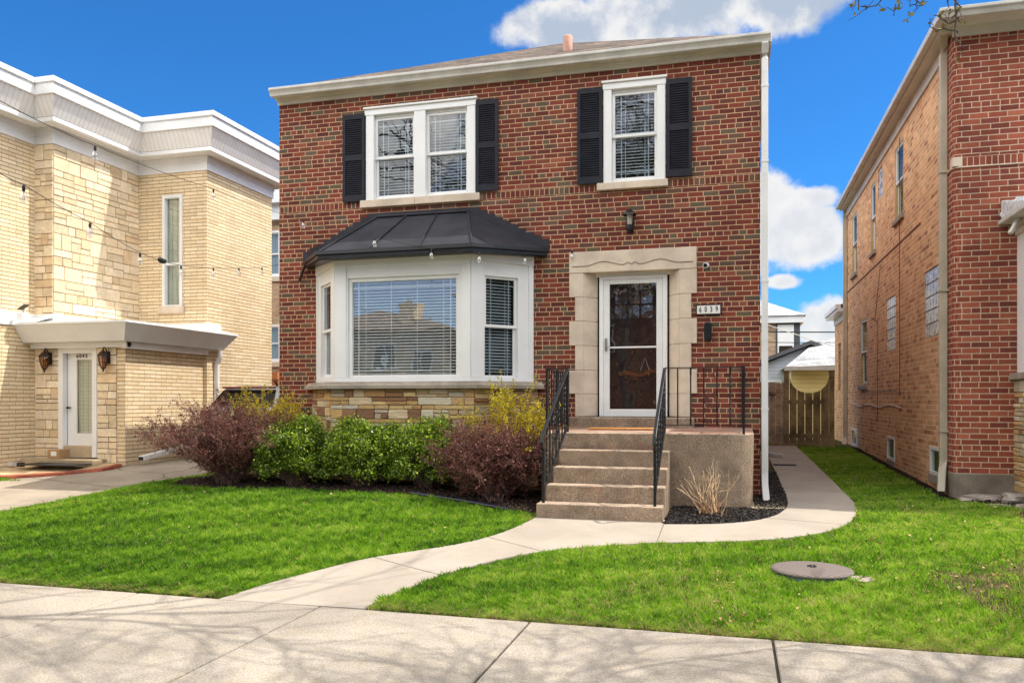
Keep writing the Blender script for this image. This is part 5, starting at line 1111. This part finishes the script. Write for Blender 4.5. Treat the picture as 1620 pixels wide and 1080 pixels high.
# ------------------------------------------------------------------ string lights
def bulb_parts(root, p):
    x, y, z = p
    b = MB(); b.lathe([(.001, .0), (.009, -.002), (.012, -.015), (.012, -.035), (.009, -.05)], (x, y, z), 10); s_ = b.build('socket', M_RUB, root)
    b = MB(); b.lathe([(.013, -.048), (.018, -.06), (.031, -.085), (.033, -.105), (.022, -.13), (.001, -.142)], (x, y, z), 12); b.build('bulb', M_GLB, s_)
    b = MB(); b.tube([(x, y, z-.05), (x-.008, y, z-.07), (x-.008, y, z-.11), (x+.008, y, z-.11), (x+.008, y, z-.07), (x, y, z-.05)], .0015, 4); b.build('filament', M_STEEL, s_)
def string(label, pts, bulbs, extra=None):
    root = empty('string_light', pts[0], label, 'string lights', 'cafe string lights')
    path = []
    for a, b_ in zip(pts, pts[1:]): path += sag(a, b_, math.dist(a, b_)*.008, 6)[:-1]
    path.append(Vector(pts[-1])); b = MB(); b.tube(path, .003, 5); b.build('wire', M_RUB, root)
    for p in bulbs: bulb_parts(root, (p[0], p[1], p[2]-.004))
    if extra: b = MB(); b.tube(extra, [.008, .032, .034, .03, .008], 8); b.build('connector', M_RUB, root)
up = [(-5.14, -7.0, 3.45), (-6.12, -5.08, 3.81), (-6.9, -2.19, 4.19), (-7.23, -.03, 4.37)]
string('upper string of clear bulbs reaching the top left corner of the brick house', up, up[1:3])
fa = [(-7.20, -.03, 4.365), (-6.667, -.3, 4.183), (-5.142, -1.05, 3.69), (-4.299, -1.06, 3.48), (-3.638, -1.0, 3.41), (-3.12, -.55, 3.44), (-2.559, -.045, 3.56)]
string('string of clear bulbs along the front edge of the black bay roof', fa, fa[1:])
lo = [(-5.14, -7.0, 2.96), (-5.58, -6.39, 3.07), (-6.16, -5.1, 3.09), (-6.84, -3.62, 3.1), (-7.08, -2.96, 3.13), (-7.31, -2.3, 3.19), (-7.77, -.97, 3.39), (-8.17, .27, 3.6), (-8.42, 1.34, 3.79), (-8.62, 2.22, 3.99)]
string('lower string of clear bulbs with a black connector over the driveway', lo, [lo[1], lo[2], lo[3]]+lo[5:9], [(-7.0, -3.12, 3.12), (-7.03, -3.05, 3.125), (-7.08, -2.96, 3.13), (-7.12, -2.86, 3.14), (-7.16, -2.78, 3.145)])

# ------------------------------------------------------------------ lawn access cover
ac = empty('access_cover', (.30, -3.98, -.06), 'round brown lid on a green plastic riser set in the right lawn', 'cover')
b = MB(); b.lathe([(.33, -.10), (.325, .035), (.30, .04)], (.30, -3.98, -.075), 36); b.build('riser', M_GREENP, ac)
m, k = new_mat('ribbed_lid'); g_ = k.n('ShaderNodeNewGeometry').outputs['Position']; wv = k.n('ShaderNodeTexChecker', {'Vector': g_, 'Scale': 34.0}).outputs[1]
finish(k, k.mix(wv, k.mix(k.noise(g_, 9., 4), (.09, .07, .062, 1), (.18, .14, .12, 1)), (.20, .165, .15, 1)), .8, k.m('ADD', wv, k.noise(g_, 40., 3)), .8, .006)
b = MB(); b.lathe([(.335, .035), (.34, .045), (.335, .055), (.30, .062), (.001, .075)], (.30, -3.98, -.075), 36); b.build('lid', m, ac)
b = MB()
for j in range(7): t = j*.9; b.box(.30+.03*math.cos(t)-.008, .30+.03*math.cos(t)+.008, -3.98+.03*math.sin(t)-.008, -3.98+.03*math.sin(t)+.008, -.004, .008)
b.build('lid_emblem', M_RUB, ac)
rock((.66, -4.16, -.06), (.12, .10, .03), 12, 1, 'small concrete lump beside the round green lawn cover')

# ------------------------------------------------------------------ vegetation
def tubes_np(paths, radii, name, mat, parent, n=3):
    """many thin stems as one mesh of quads"""
    out = []
    for P, r in zip(paths, radii):
        P = np.asarray(P); m_ = len(P); rr_ = np.linspace(r, r*.45, m_) if np.isscalar(r) else np.asarray(r)
        d = np.gradient(P, axis=0); d /= np.linalg.norm(d, axis=1, keepdims=True)+1e-9
        up_ = np.where(np.abs(d[:, 2:3]) > .9, np.array([[1., 0, 0]]), np.array([[0, 0, 1.]])); a = np.cross(d, up_); a /= np.linalg.norm(a, axis=1, keepdims=True)+1e-9; b_ = np.cross(d, a)
        rings_ = [P+(a*math.cos(2*math.pi*j/n)+b_*math.sin(2*math.pi*j/n))*rr_[:, None] for j in range(n)]
        for j in range(n):
            A_, B_ = rings_[j], rings_[(j+1) % n]; q = np.stack([A_[:-1], B_[:-1], B_[1:], A_[1:]], axis=1); out.append(q.reshape(-1, 3))
    return np_mesh(name, np.concatenate(out), 4, mat, parent)
def leaves_np(C, size, name, mat, parent, asp=.55, rnd=None, up_bias=0.3, sj=.35):
    N = len(C); u = rng.normal(size=(N, 3)); u[:, 2] += up_bias; u /= np.linalg.norm(u, axis=1, keepdims=True)
    w_ = rng.normal(size=(N, 3)); v = np.cross(u, w_); v /= np.linalg.norm(v, axis=1, keepdims=True); s_ = size*(1+rng.uniform(-sj, sj, N))[:, None]
    nrm = np.cross(u, v)
    q = np.stack([C, C+u*s_*.45+v*s_*asp*.5+nrm*s_*.08, C+u*s_, C+u*s_*.45-v*s_*asp*.5+nrm*s_*.08], axis=1).reshape(-1, 3)
    return np_mesh(name, q, 4, mat, parent, rnd=rng.random(N) if rnd is None else rnd)
def arching(base, n, spread, height, droop, r0, seg=9, tilt=None):
    paths, rad = [], []
    for i in range(n):
        th = rng.uniform(0, 2*math.pi); lean = rng.beta(1.6, 1.3)*spread; h = height*rng.uniform(.62, 1.05)*math.sqrt(max(.15, 1-(lean/spread)**2*.55))
        t = np.linspace(0, 1, seg)[:, None]; d = np.array([[math.cos(th), math.sin(th), 0]])
        wig = np.cumsum(rng.normal(0, .012, (seg, 3)), axis=0)
        b0 = np.array([base])+np.array([[rng.normal(0, .07), rng.normal(0, .05), 0]])
        P = b0+d*lean*(t**1.15)+np.array([[0, 0, 1]])*(h*t-droop*h*t**3)+wig*(t > 0); paths.append(P); rad.append(r0*rng.uniform(.7, 1.2))
    return paths, rad
def sidetwigs(paths, per, length, r, t0=.2, seg=4, up=.25):
    tp, tr_ = [], []
    for P in paths:
        for _ in range(per):
            f_ = rng.uniform(t0, 1)*(len(P)-1); i = min(int(f_), len(P)-2); p = P[i]+(P[i+1]-P[i])*(f_-i); dd = P[min(i+1, len(P)-1)]-P[i]; dd = dd/(np.linalg.norm(dd)+1e-9)
            d = dd*.8+rng.normal(0, .65, 3)+np.array([0, 0, up]); d /= np.linalg.norm(d); L_ = length*rng.uniform(.4, 1.2)
            t = np.linspace(0, 1, seg)[:, None]; Q = p+d*L_*t+np.cumsum(rng.normal(0, .012, (seg, 3)), axis=0)*(t > 0); tp.append(Q); tr_.append(r)
    return tp, tr_
def pts_on(paths, per, jitter, t0=.15):
    out = []
    for P in paths:
        f_ = rng.uniform(t0, 1, per)*(len(P)-1); i = np.minimum(f_.astype(int), len(P)-2); out.append(P[i]+(P[i+1]-P[i])*(f_-i)[:, None])
    C = np.concatenate(out); return C+rng.normal(0, jitter, C.shape)
M_BARB = leaf_mat('barberry_leaves', [(0, (.045, .012, .014)), (.4, (.12, .028, .028)), (.75, (.21, .055, .045)), (.93, (.32, .13, .09)), (1, (.44, .25, .17))], .5, .2)
M_FORS = leaf_mat('forsythia_blossom', [(0, (.24, .26, .03)), (.3, (.50, .44, .03)), (.6, (.78, .62, .03)), (1, (.88, .72, .06))], .6, .35)
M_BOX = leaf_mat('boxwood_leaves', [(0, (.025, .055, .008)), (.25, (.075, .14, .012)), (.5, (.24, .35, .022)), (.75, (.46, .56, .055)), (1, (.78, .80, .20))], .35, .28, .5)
def barberry(loc, sx_, h, label, stems=85, seed=0):
    root = empty('barberry_bush', loc, label, 'bush', 'barberry bushes in the front bed')
    P, r = arching(loc, stems, sx_, h, .18, .006); tw, tr_ = sidetwigs(P, 17, .22, .0022); tw2, tr2 = sidetwigs(tw, 2, .12, .0015, .3)
    tubes_np(P+tw+tw2, r+tr_+tr2, 'stems', M_TWIG, root)
    C = np.concatenate([pts_on(tw, 13, .006), pts_on(tw2, 8, .006), pts_on(P, 20, .008, .4)]); leaves_np(C, .021, 'foliage', M_BARB, root, .55)
def forsythia(loc, sx_, h, label, stems=60):
    root = empty('forsythia_bush', loc, label, 'bush', 'forsythia bushes against the house')
    P, r = arching(loc, stems, sx_, h, .08, .006); tw, tr_ = sidetwigs(P, 8, .24, .002, .35, up=.6)
    tubes_np(P+tw, r+tr_, 'stems', M_TWIG, root)
    C = np.concatenate([pts_on(tw, 22, .009), pts_on(P, 44, .012, .35)]); leaves_np(C, .026, 'blossom', M_FORS, root, .6, rnd=np.clip(rng.normal(.55, .28, len(C)), 0, 1))
def boxwood(loc, rx, ry, h, label, N=19000):
    root = empty('boxwood_shrub', loc, label, 'shrub', 'clipped green shrubs under the bay window')
    base = np.array(loc); K = 420
    # twig tips spread over a lumpy dome, each tip a tuft of leaves
    d = rng.normal(size=(K, 3)); d /= np.linalg.norm(d, axis=1, keepdims=True); d[:, 2] = np.abs(d[:, 2])*1.0-.12
    lump = 1+.10*np.sin(5*d[:, 0]+3*d[:, 1]+base[0]*3)+.08*np.sin(9*d[:, 1]+4*d[:, 2]+base[0])+rng.normal(0, .03, K)
    rad = lump*rng.choice([1.0, .88, .72, .5], K, p=[.5, .25, .15, .10])
    dd = np.sign(d)*np.abs(d)**.8
    T_ = base+np.stack([dd[:, 0]*rx*rad, dd[:, 1]*ry*rad, h*.30+dd[:, 2]*h*.64*rad], axis=1)
    P = []
    for t in T_:
        s_ = base+np.array([rng.normal(0, .06), rng.normal(0, .06), 0]); q = np.linspace(0, 1, 6)[:, None]; P.append(s_+(t-s_)*q+np.array([[0, 0, 1]])*np.sin(q*math.pi)*.04+np.cumsum(rng.normal(0, .006, (6, 3)), axis=0))
    tw, tr_ = sidetwigs(P, 3, .11, .0018, .75, up=.5); tubes_np(P+tw, [.004]*len(P)+tr_, 'stems', M_TWIG, root)
    idx = rng.integers(0, K, N); spread = rng.normal(0, 1, (N, 3))*np.array([.042, .042, .042]); C = T_[idx]+spread
    C = np.concatenate([C, pts_on(tw, 8, .008)]); C = C[C[:, 2] > base[2]+.04]
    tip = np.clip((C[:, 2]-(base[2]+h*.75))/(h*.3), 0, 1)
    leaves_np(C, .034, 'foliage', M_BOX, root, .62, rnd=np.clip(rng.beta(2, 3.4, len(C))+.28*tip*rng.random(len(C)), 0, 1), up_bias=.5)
def gl(x, y): return (x, y, gz(x, y))
barberry(gl(-7.18, -1.45), 1.22, 1.36, 'large spreading dark red barberry bush at the left end of the bed', 135)
barberry(gl(-3.32, -1.42), .86, 1.16, 'dense maroon barberry bush beside the front steps', 125)
forsythia(gl(-7.30, -.35), .66, 1.42, 'yellow flowering forsythia bush behind the left barberry', 62)
forsythia(gl(-6.85, -.45), .5, 1.3, 'sparse olive green forsythia bush at the left corner of the brick house', 40)
forsythia(gl(-3.25, -.80), .72, 1.58, 'yellow flowering forsythia bush between the bay and the porch', 100)
boxwood(gl(-6.20, -1.30), .45, .50, .98, 'leftmost green clipped shrub in the bed')
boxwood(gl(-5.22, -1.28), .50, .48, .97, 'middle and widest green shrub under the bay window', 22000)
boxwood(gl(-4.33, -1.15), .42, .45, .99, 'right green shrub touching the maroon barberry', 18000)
# dry cut back shrub
root = empty('dry_shrub', gl(-.62, -1.75), 'leafless tan cut back shrub in the mulch before the porch wall', 'shrub')
P, r = arching(gl(-.62, -1.75), 30, .34, .60, .0, .007, 7); tw, tr_ = sidetwigs(P, 1, .16, .0035, .4, up=.9); tubes_np(P+tw, r+tr_, 'stems', M_DRY, root, 4)
P, r = arching(gl(-.62, -1.75), 34, .22, .26, .1, .004, 5); tubes_np(P, r, 'short_twigs', plain('rusty_twigs', (.36, .17, .08), .8, .3, 15.), root)
# mulch chips
def chips(poly, N, name, mat, size=.035, lab=None):
    xs_, ys2 = [p[0] for p in poly], [p[1] for p in poly]; X = rng.uniform(min(xs_), max(xs_), N); Y = rng.uniform(min(ys2), max(ys2), N); kk = pip(poly, X, Y); X, Y = X[kk], Y[kk]; n = len(X)
    C = np.stack([X, Y, G(X, Y)+.012+rng.random(n)*.022], 1); th = rng.uniform(0, 6.28, n); ph = rng.normal(0, .35, n); ps = rng.normal(0, .5, n)
    u = np.stack([np.cos(th)*np.cos(ph), np.sin(th)*np.cos(ph), np.sin(ph)], 1); v = np.stack([-np.sin(th)*np.cos(ps), np.cos(th)*np.cos(ps), np.sin(ps)], 1); s_ = (size*rng.uniform(.4, 1.4, n))[:, None]; w_ = s_*rng.uniform(.2, .55, n)[:, None]
    nrm = np.cross(u, v)*.004
    A_ = [C-u*s_*.5-v*w_*.5, C+u*s_*.5-v*w_*.4, C+u*s_*.45+v*w_*.5, C-u*s_*.5+v*w_*.5]
    q = np.stack([a+nrm for a in A_], 1).reshape(-1, 3); sd2 = np.stack([A_[0]-nrm, A_[1]-nrm, A_[1]+nrm, A_[0]+nrm], 1).reshape(-1, 3)
    np_mesh(name, np.concatenate([q, sd2]), 4, mat, None, rnd=np.concatenate([rng.random(n)]*2), kind='stuff', label=lab, cat='mulch')
M_CHIP = leaf_mat('bark_mulch', [(0, (.012, .010, .009)), (.6, (.03, .025, .022)), (.9, (.07, .058, .05)), (1, (.16, .13, .11))], .9, 0.0)
M_CHIPB = leaf_mat('brown_mulch', [(0, (.014, .010, .008)), (.6, (.04, .025, .018)), (.9, (.10, .06, .04)), (1, (.2, .13, .09))], .9, 0.0)
chips([(-1.10, -2.40)]+mulchF[1:]+[(.03, 3.0), (.03, .0), (-.1, -.05), (-.1, -1.3), (-1.05, -1.36)], 52000, 'bark_mulch', M_CHIP, .026, 'black bark mulch around the dry shrub and downspout')
chips(bedF+[(-2.56, -1.0), (-8.1, -.6)], 36000, 'bed_mulch', M_CHIPB, .028, 'dark brown mulch under the front shrubs')
chips([(2.5, .42), (5, .42), (5, -.6), (3.6, -.5), (2.9, -.4), (2.5, .1)], 5000, 'leafy_mulch', M_CHIPB, .05, 'dead leaves and mulch below the right house bay')
b = MB(); b.tube([(-4.3, -1.78, gz(-4.3, -1.78)+.04), (-3.6, -1.83, gz(-3.6, -1.83)+.05), (-2.95, -2.0, gz(-2.95, -2)+.04)], .022, 8); b.build('soaker_hose', plain('blue_black_hose', (.012, .014, .03), .4), label='dark hose lying along the edge of the mulch under the maroon bush', cat='hose')

# ------------------------------------------------------------------ grass
lawnL = [(-10.1, -5.70), (-4.33, -5.70)]+walkL[1:]+[(-2.58, -2.13)]+bedF[::-1][1:]+[(-8.35, -.06), (-8.35, 3)]+[(-8.62, 1.0), (-8.82, -.3), (-9.02, -1.4), (-9.32, -2.2), (-9.57, -3.1), (-9.92, -4.4)]
lawnR = [(-3.04, -5.70)]+walkR[::-1][1:]+[(1.08, 8.9), (2.24, 8.9), (2.28, 2.0), (2.24, .3), (2.5, .1), (2.9, -.35), (3.6, -.25), (5, -.3), (5.6, -5.70)]
lawnS = [(-13.2, -1.35), (-11.95, -1.02), (-11.4, -.85), (-12, -.75), (-13.4, -1.05)]
def fbm(X, Y, s, seed):
    out = np.zeros_like(X); r_ = np.random.default_rng(seed); amp = 1
    for o in range(4):
        for _ in range(3):
            a = r_.uniform(0, 6.28); f_ = s*(2**o)*r_.uniform(.7, 1.3); out += amp*np.sin((X*math.cos(a)+Y*math.sin(a))*f_+r_.uniform(0, 6.28)); 
        amp *= .6
    return out/4.5
def grass(N):
    X = rng.uniform(-13.4, 5.6, N); Y = -5.72+(14.6)*rng.random(N)**2.1
    d = np.hypot(X+.351, Y+11.39); keep = (pip(lawnL, X, Y) | pip(lawnR, X, Y) | pip(lawnS, X, Y)) & ~((X > 5) & (Y > -3)); 
    keep &= np.hypot(X-.30, Y+3.98) > .318; keep &= ~((X < -8.9) & (Y < -5.9))
    # keep only what could be seen (a generous wedge)
    l = (X+.351)*.9648+(Y+11.39)*.263; dp = -(X+.351)*.263+(Y+11.39)*.9648; keep &= (np.abs(l/np.maximum(dp, .1)) < .85)
    X, Y = X[keep], Y[keep]; bare = fbm(X, Y, 2.3, 4)
    thin = np.where(X > -2.6, np.clip((bare-.02)*1.5, 0, .90), np.clip((bare-.62)*1.2, 0, .3))*np.where(X > -2.6, sstep(-1.5, 1.2, X+.35*(-Y-3)), 1)
    k2 = rng.random(len(X)) > thin; X, Y = X[k2], Y[k2]; n = len(X); print('grass blades', n)
    edge = np.exp(-np.maximum(0, Y+5.70)/.07)
    h = .047*(1+.35*fbm(X, Y, 3.1, 8)+.5*fbm(X, Y, 26., 18))*rng.uniform(.55, 1.35, n)*np.where(X < -2.6, 1.0, .86)*(1-.35*edge); h = np.clip(h, .014, .10); wd = .0040*rng.uniform(.7, 1.4, n)*(1+np.maximum(0, Y+4)*.10)
    th = rng.uniform(0, 2*math.pi, n); ln = rng.uniform(.15, .95, n)*h; la = rng.uniform(0, 6.28, n); B = np.stack([X, Y, G(X, Y)-.003], 1)
    s_ = np.stack([np.cos(th), np.sin(th), np.zeros(n)], 1)*wd[:, None]; L1 = np.stack([np.cos(la)*ln*.35, np.sin(la)*ln*.35, h*.62], 1); L2 = np.stack([np.cos(la)*ln, np.sin(la)*ln, h], 1)
    q = np.stack([B-s_, B+s_, B+L1+s_*.7, B+L2, B+L1-s_*.7], 1).reshape(-1, 3)
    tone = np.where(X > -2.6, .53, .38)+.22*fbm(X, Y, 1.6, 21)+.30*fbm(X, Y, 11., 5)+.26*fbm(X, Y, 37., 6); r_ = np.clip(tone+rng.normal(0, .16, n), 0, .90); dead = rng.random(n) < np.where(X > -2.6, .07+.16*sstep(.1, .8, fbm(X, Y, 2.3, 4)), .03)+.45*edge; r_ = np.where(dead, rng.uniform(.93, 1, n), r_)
    np_mesh('grass', q, 5, M_GRASS, None, rnd=r_, kind='stuff', label='short bright green lawn grass with a few dead blades', cat='grass')
M_GRASS = leaf_mat('grass_blades', [(0, (.037, .115, .010)), (.3, (.13, .28, .016)), (.58, (.24, .44, .022)), (.88, (.48, .60, .10)), (.93, (.50, .42, .22)), (1, (.40, .29, .16))], .5, .4, .35)
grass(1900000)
# fallen leaves
def litter(N, region, name, lab, sz=.035):
    X = rng.uniform(region[0], region[1], N); Y = rng.uniform(region[2], region[3], N); kk = pip(lawnL, X, Y) | pip(lawnR, X, Y); kk &= np.hypot(X-.30, Y+3.98) > .34
    if region[0] > -2: kk &= (fbm(X, Y, 2.3, 4) > .15) | (rng.random(N) < .12)
    X, Y = X[kk], Y[kk]; C = np.stack([X, Y, G(X, Y)+rng.uniform(.03, .06, len(X))], 1); n = len(X); u = rng.normal(size=(n, 3)); u[:, 2] *= .35; u /= np.linalg.norm(u, axis=1, keepdims=True); v = np.cross(u, np.array([0, 0, 1.])+rng.normal(0, .4, (n, 3))); v /= np.linalg.norm(v, axis=1, keepdims=True)
    s_ = (sz*rng.uniform(.5, 1.3, n))[:, None]; up_ = np.array([0, 0, .3])*s_; q = np.stack([C-u*s_*.5, C+v*s_*.3+up_, C+u*s_*.5, C-v*s_*.3+up_*.5], 1).reshape(-1, 3)
    np_mesh(name, q, 4, leaf_mat(name+'_tone', [(0, (.13, .07, .03)), (.5, (.30, .18, .08)), (1, (.55, .40, .20))], .9, 0.0, .1), None, rnd=rng.random(n), kind='stuff', label=lab, cat='leaves')
litter(110, (-9.5, -3, -5.6, -2), 'fallen_leaves', 'scattered small brown leaves on the left lawn')
litter(3600, (-.5, 5, -5.68, -.5), 'leaf_litter', 'brown leaf litter in the thin patches of the right lawn', .032)

# ------------------------------------------------------------------ street trees (bare)
def tree(loc, h, seed, label, lean=(0, 0), spread=1.0, levels=5, name='bare_tree', clip=None, thick=.17, buds=True, twig_mul=1):
    r_ = np.random.default_rng(seed); root = empty(name, loc, label, 'tree'); paths, rad, tips = [], [], []
    def grow(p, d, L, r, lev):
        n = 6; P = [p]; dd = d.copy()
        for i in range(n):
            dd = dd+r_.normal(0, .11, 3)+np.array([0, 0, .05 if lev < 3 else -.01]); dd /= np.linalg.norm(dd); q = P[-1]+dd*L/n
            if clip is not None and clip(q): break
            P.append(q)
        if len(P) < 3: return
        P = np.array(P); paths.append(P); rad.append(np.linspace(r, r*.62, len(P)))
        if lev >= levels: tips.append(P); return
        k_ = [3, 4, 4, 4, 4*twig_mul][min(lev, 4)]
        for j in range(k_):
            i = r_.integers(max(1, len(P)//3), len(P)); a = r_.uniform(0, 6.28); u = np.cross(dd, [0.3, .2, 1.]); u /= np.linalg.norm(u); v = np.cross(dd, u); side = u*math.cos(a)+v*math.sin(a); ang = r_.uniform(.45, .95)*spread
            nd = dd*math.cos(ang)+side*math.sin(ang); grow(P[min(i, len(P)-1)], nd/np.linalg.norm(nd), L*r_.uniform(.60, .82), r*.55, lev+1)
    d0 = np.array([lean[0], lean[1], 1.]); d0 /= np.linalg.norm(d0)
    trunk = np.array([np.array(loc)+d0*h*.30*t+np.array([0, 0, -.1*(1-t)]) for t in np.linspace(0, 1, 6)])
    tubes_np([trunk], [np.linspace(thick*1.25, thick*.85, 6)], 'trunk', M_BARK, root, 10)
    for j in range(5):
        a = 6.28*j/5+r_.uniform(-.4, .4); d = np.array([math.cos(a)*.75*spread, math.sin(a)*.75*spread, 1.]); grow(trunk[-1], d/np.linalg.norm(d), h*.27, thick*.55, 1)
    tubes_np(paths, rad, 'branches', M_BARK, root, 4)
    if buds and tips: C = np.concatenate([P[1:] for P in tips]); leaves_np(np.repeat(C, 3, axis=0)+r_.normal(0, .025, (len(C)*3, 3)), .03, 'buds', leaf_mat(name+'_buds', [(0, (.20, .13, .07)), (1, (.34, .30, .10))], .7, .3), root)
    return root
def inview(q):
    l = (q[0]+.351)*.9648+(q[1]+11.39)*.263; d = -(q[0]+.351)*.263+(q[1]+11.39)*.9648
    if d < .3: return False
    u, v = l/d, (q[2]-1.42)/d
    return abs(u) < .72 and -.5 < v < .56
tree((5.6, -9.0, -.2), 14.5, 3, 'bare street tree overhanging the sidewalk from the right', (-.50, .22), 1.15, 5, 'street_tree', clip=inview, thick=.2, twig_mul=2)
tree((-5.9, -9.4, -.2), 14.0, 8, 'bare street tree beyond the left edge of the sidewalk', (.62, .26), 1.1, 5, 'street_tree', clip=inview, thick=.18)
# the budding twigs that hang into the top right corner
tw_root = empty('budding_branch', (1.6, -6.0, 4.75), 'thin budding branches hanging into the top right corner', 'branch')
def W(px, py, d):
    u, v = (px-810)/1284, (634-py)/1284; return np.array([-.351+d*(u*.9648-.263), -11.39+d*(u*.263+.9648), 1.42+d*v])
TW = [[(1340, -90), (1362, -20), (1357, 14)], [(1400, -110), (1425, -10), (1418, 12), (1416, 26)], [(1400, -110), (1440, -30), (1455, 4), (1440, 10)], [(1480, -120), (1510, -10), (1516, 30), (1512, 62), (1525, 78)],
      [(1516, 30), (1500, 38), (1478, 24)], [(1514, 50), (1490, 46), (1472, 44)], [(1500, -20), (1520, 12), (1505, 30)], [(1370, -60), (1395, 0), (1374, 12), (1362, 10)], [(1425, -30), (1448, 0), (1460, 8)], [(1530, -60), (1500, 0), (1496, 14)]]
pp = [np.array([W(x, y, 5.1+.1*i) for x, y in t]) for i, t in enumerate(TW)]
pp2 = []
for P in pp:
    t = np.linspace(0, 1, 9); i = np.minimum((t*(len(P)-1)).astype(int), len(P)-2); f_ = t*(len(P)-1)-i; pp2.append(P[i]+(P[i+1]-P[i])*f_[:, None]+rng.normal(0, .008, (9, 3)))
s1 = []
for P in pp2: q_, r_ = sidetwigs([P], 3, .13, .0028, .4, up=-.1); s1 += q_; tubes_np([P]+q_, [.007]+r_, 'twig', M_BARK, tw_root, 4)
leaves_np(pts_on(s1, 3, .006, .5), .034, 'buds', leaf_mat('olive_buds', [(0, (.12, .09, .04)), (1, (.26, .24, .07))], .7, .3), tw_root, .6)

# ------------------------------------------------------------------ houses across the street (seen only as reflections)
def across(x0, x1, y, h, mat, label, rh_, roofm, chim=None, wins=()):
    root = empty('facing_house', ((x0+x1)/2, y, -.15), label, 'house', 'houses across the street')
    b = MB(); b.box(x0, x1, y-10, y, -.2, h); b.build('wall', mat, root)
    b = MB(); e_ = .4; A_ = [(x0-e_, y-10-e_, h), (x1+e_, y-10-e_, h), (x1+e_, y+e_, h), (x0-e_, y+e_, h)]; c1, c2 = ((x0+x1)/2-1, y-5, h+rh_), ((x0+x1)/2+1, y-5, h+rh_)
    b.face([A_[0], A_[1], c2, c1]); b.face([A_[1], A_[2], c2]); b.face([A_[2], A_[3], c1, c2]); b.face([A_[3], A_[0], c1]); b.build('roof', roofm, root)
    if chim: b = MB(); b.box(chim[0], chim[0]+.9, y-2.5, y-1.7, h, chim[1]); b.build('chimney', mat, root)
    for (wx, wz, ww, wh) in wins:
        b = MB(); ring(b, wx, wx+ww, wz, wz+wh, .09, y+.002, y+.07); b.box(wx+ww/2-.05, wx+ww/2+.05, y+.002, y+.065, wz+.09, wz+wh-.09); wo_ = b.build('window', M_WHITE, root)
        b = MB(); b.box(wx+.09, wx+ww-.09, y+.002, y+.02, wz+.09, wz+wh-.09); b.build('glass', M_FARG, wo_)
across(-24.5, -13.6, -27, 4.9, M_YB, 'yellow brick house across the street with a chimney', 1.5, M_SHNG, (-16.9, 6.5), [(-20.6, 3.0, 1.6, 1.2), (-17.6, 3.0, 1.3, 1.2), (-15.6, 2.8, 1.2, 1.2), (-20.6, .8, 1.6, 1.2), (-17.4, .8, 1.2, 1.2)])
across(-12.6, -3.6, -26, 6.4, M_BR, 'dark brick house across the street with a tall roof', 2.0, M_SHNG, (-12.2, 8.6), [(-11, 3.6, 1.4, 1.5), (-7, 3.6, 1.4, 1.5), (-11, .8, 2.2, 1.6)])
across(-2.2, 6.5, -27, 5.9, M_BR2, 'orange brick house across the street', 2.0, M_SHNG, None, [(-1, 3.4, 1.4, 1.5), (3, 3.4, 1.4, 1.5), (0, .8, 2.2, 1.6)])
across(7.6, 16.5, -27, 5.9, M_TB, 'tan brick house across the street', 2.0, M_SHNG, None, [(9, 3.4, 1.4, 1.5), (13, 3.4, 1.4, 1.5)])
tree((-4.6, -21.3, -.15), 15, 14, 'bare tree across the street in front of the dark brick house', (0, 0), 1.0, 5, 'street_tree', thick=.2, buds=False)
tree((3.5, -21.4, -.15), 10, 15, 'bare tree across the street in front of the orange brick house', (0, 0), 1.0, 5, 'street_tree', thick=.2, buds=False)

def evergreen(loc, h, r, label):
    root = empty('evergreen_tree', loc, label, 'tree'); N = 26000; t = rng.random(N)**.7; rr_ = r*t*(.55+.45*rng.random(N))*(1+.2*np.sin(t*40)); a = rng.uniform(0, 6.28, N)
    C = np.stack([loc[0]+rr_*np.cos(a), loc[1]+rr_*np.sin(a), loc[2]+h*(1-t*.93)+rng.normal(0, .1, N)], 1)
    tubes_np([np.array([[loc[0], loc[1], loc[2]-.1], [loc[0], loc[1], loc[2]+h*.95]])], [.12], 'trunk', M_BARK, root, 8)
    leaves_np(C, .16, 'foliage', leaf_mat('needles', [(0, (.02, .045, .02)), (1, (.06, .11, .04))], .7, .1), root, .3)
evergreen((11.0, -3.6, -.1), 7.5, 1.7, 'dark evergreen tree in the next yard beyond the right edge')
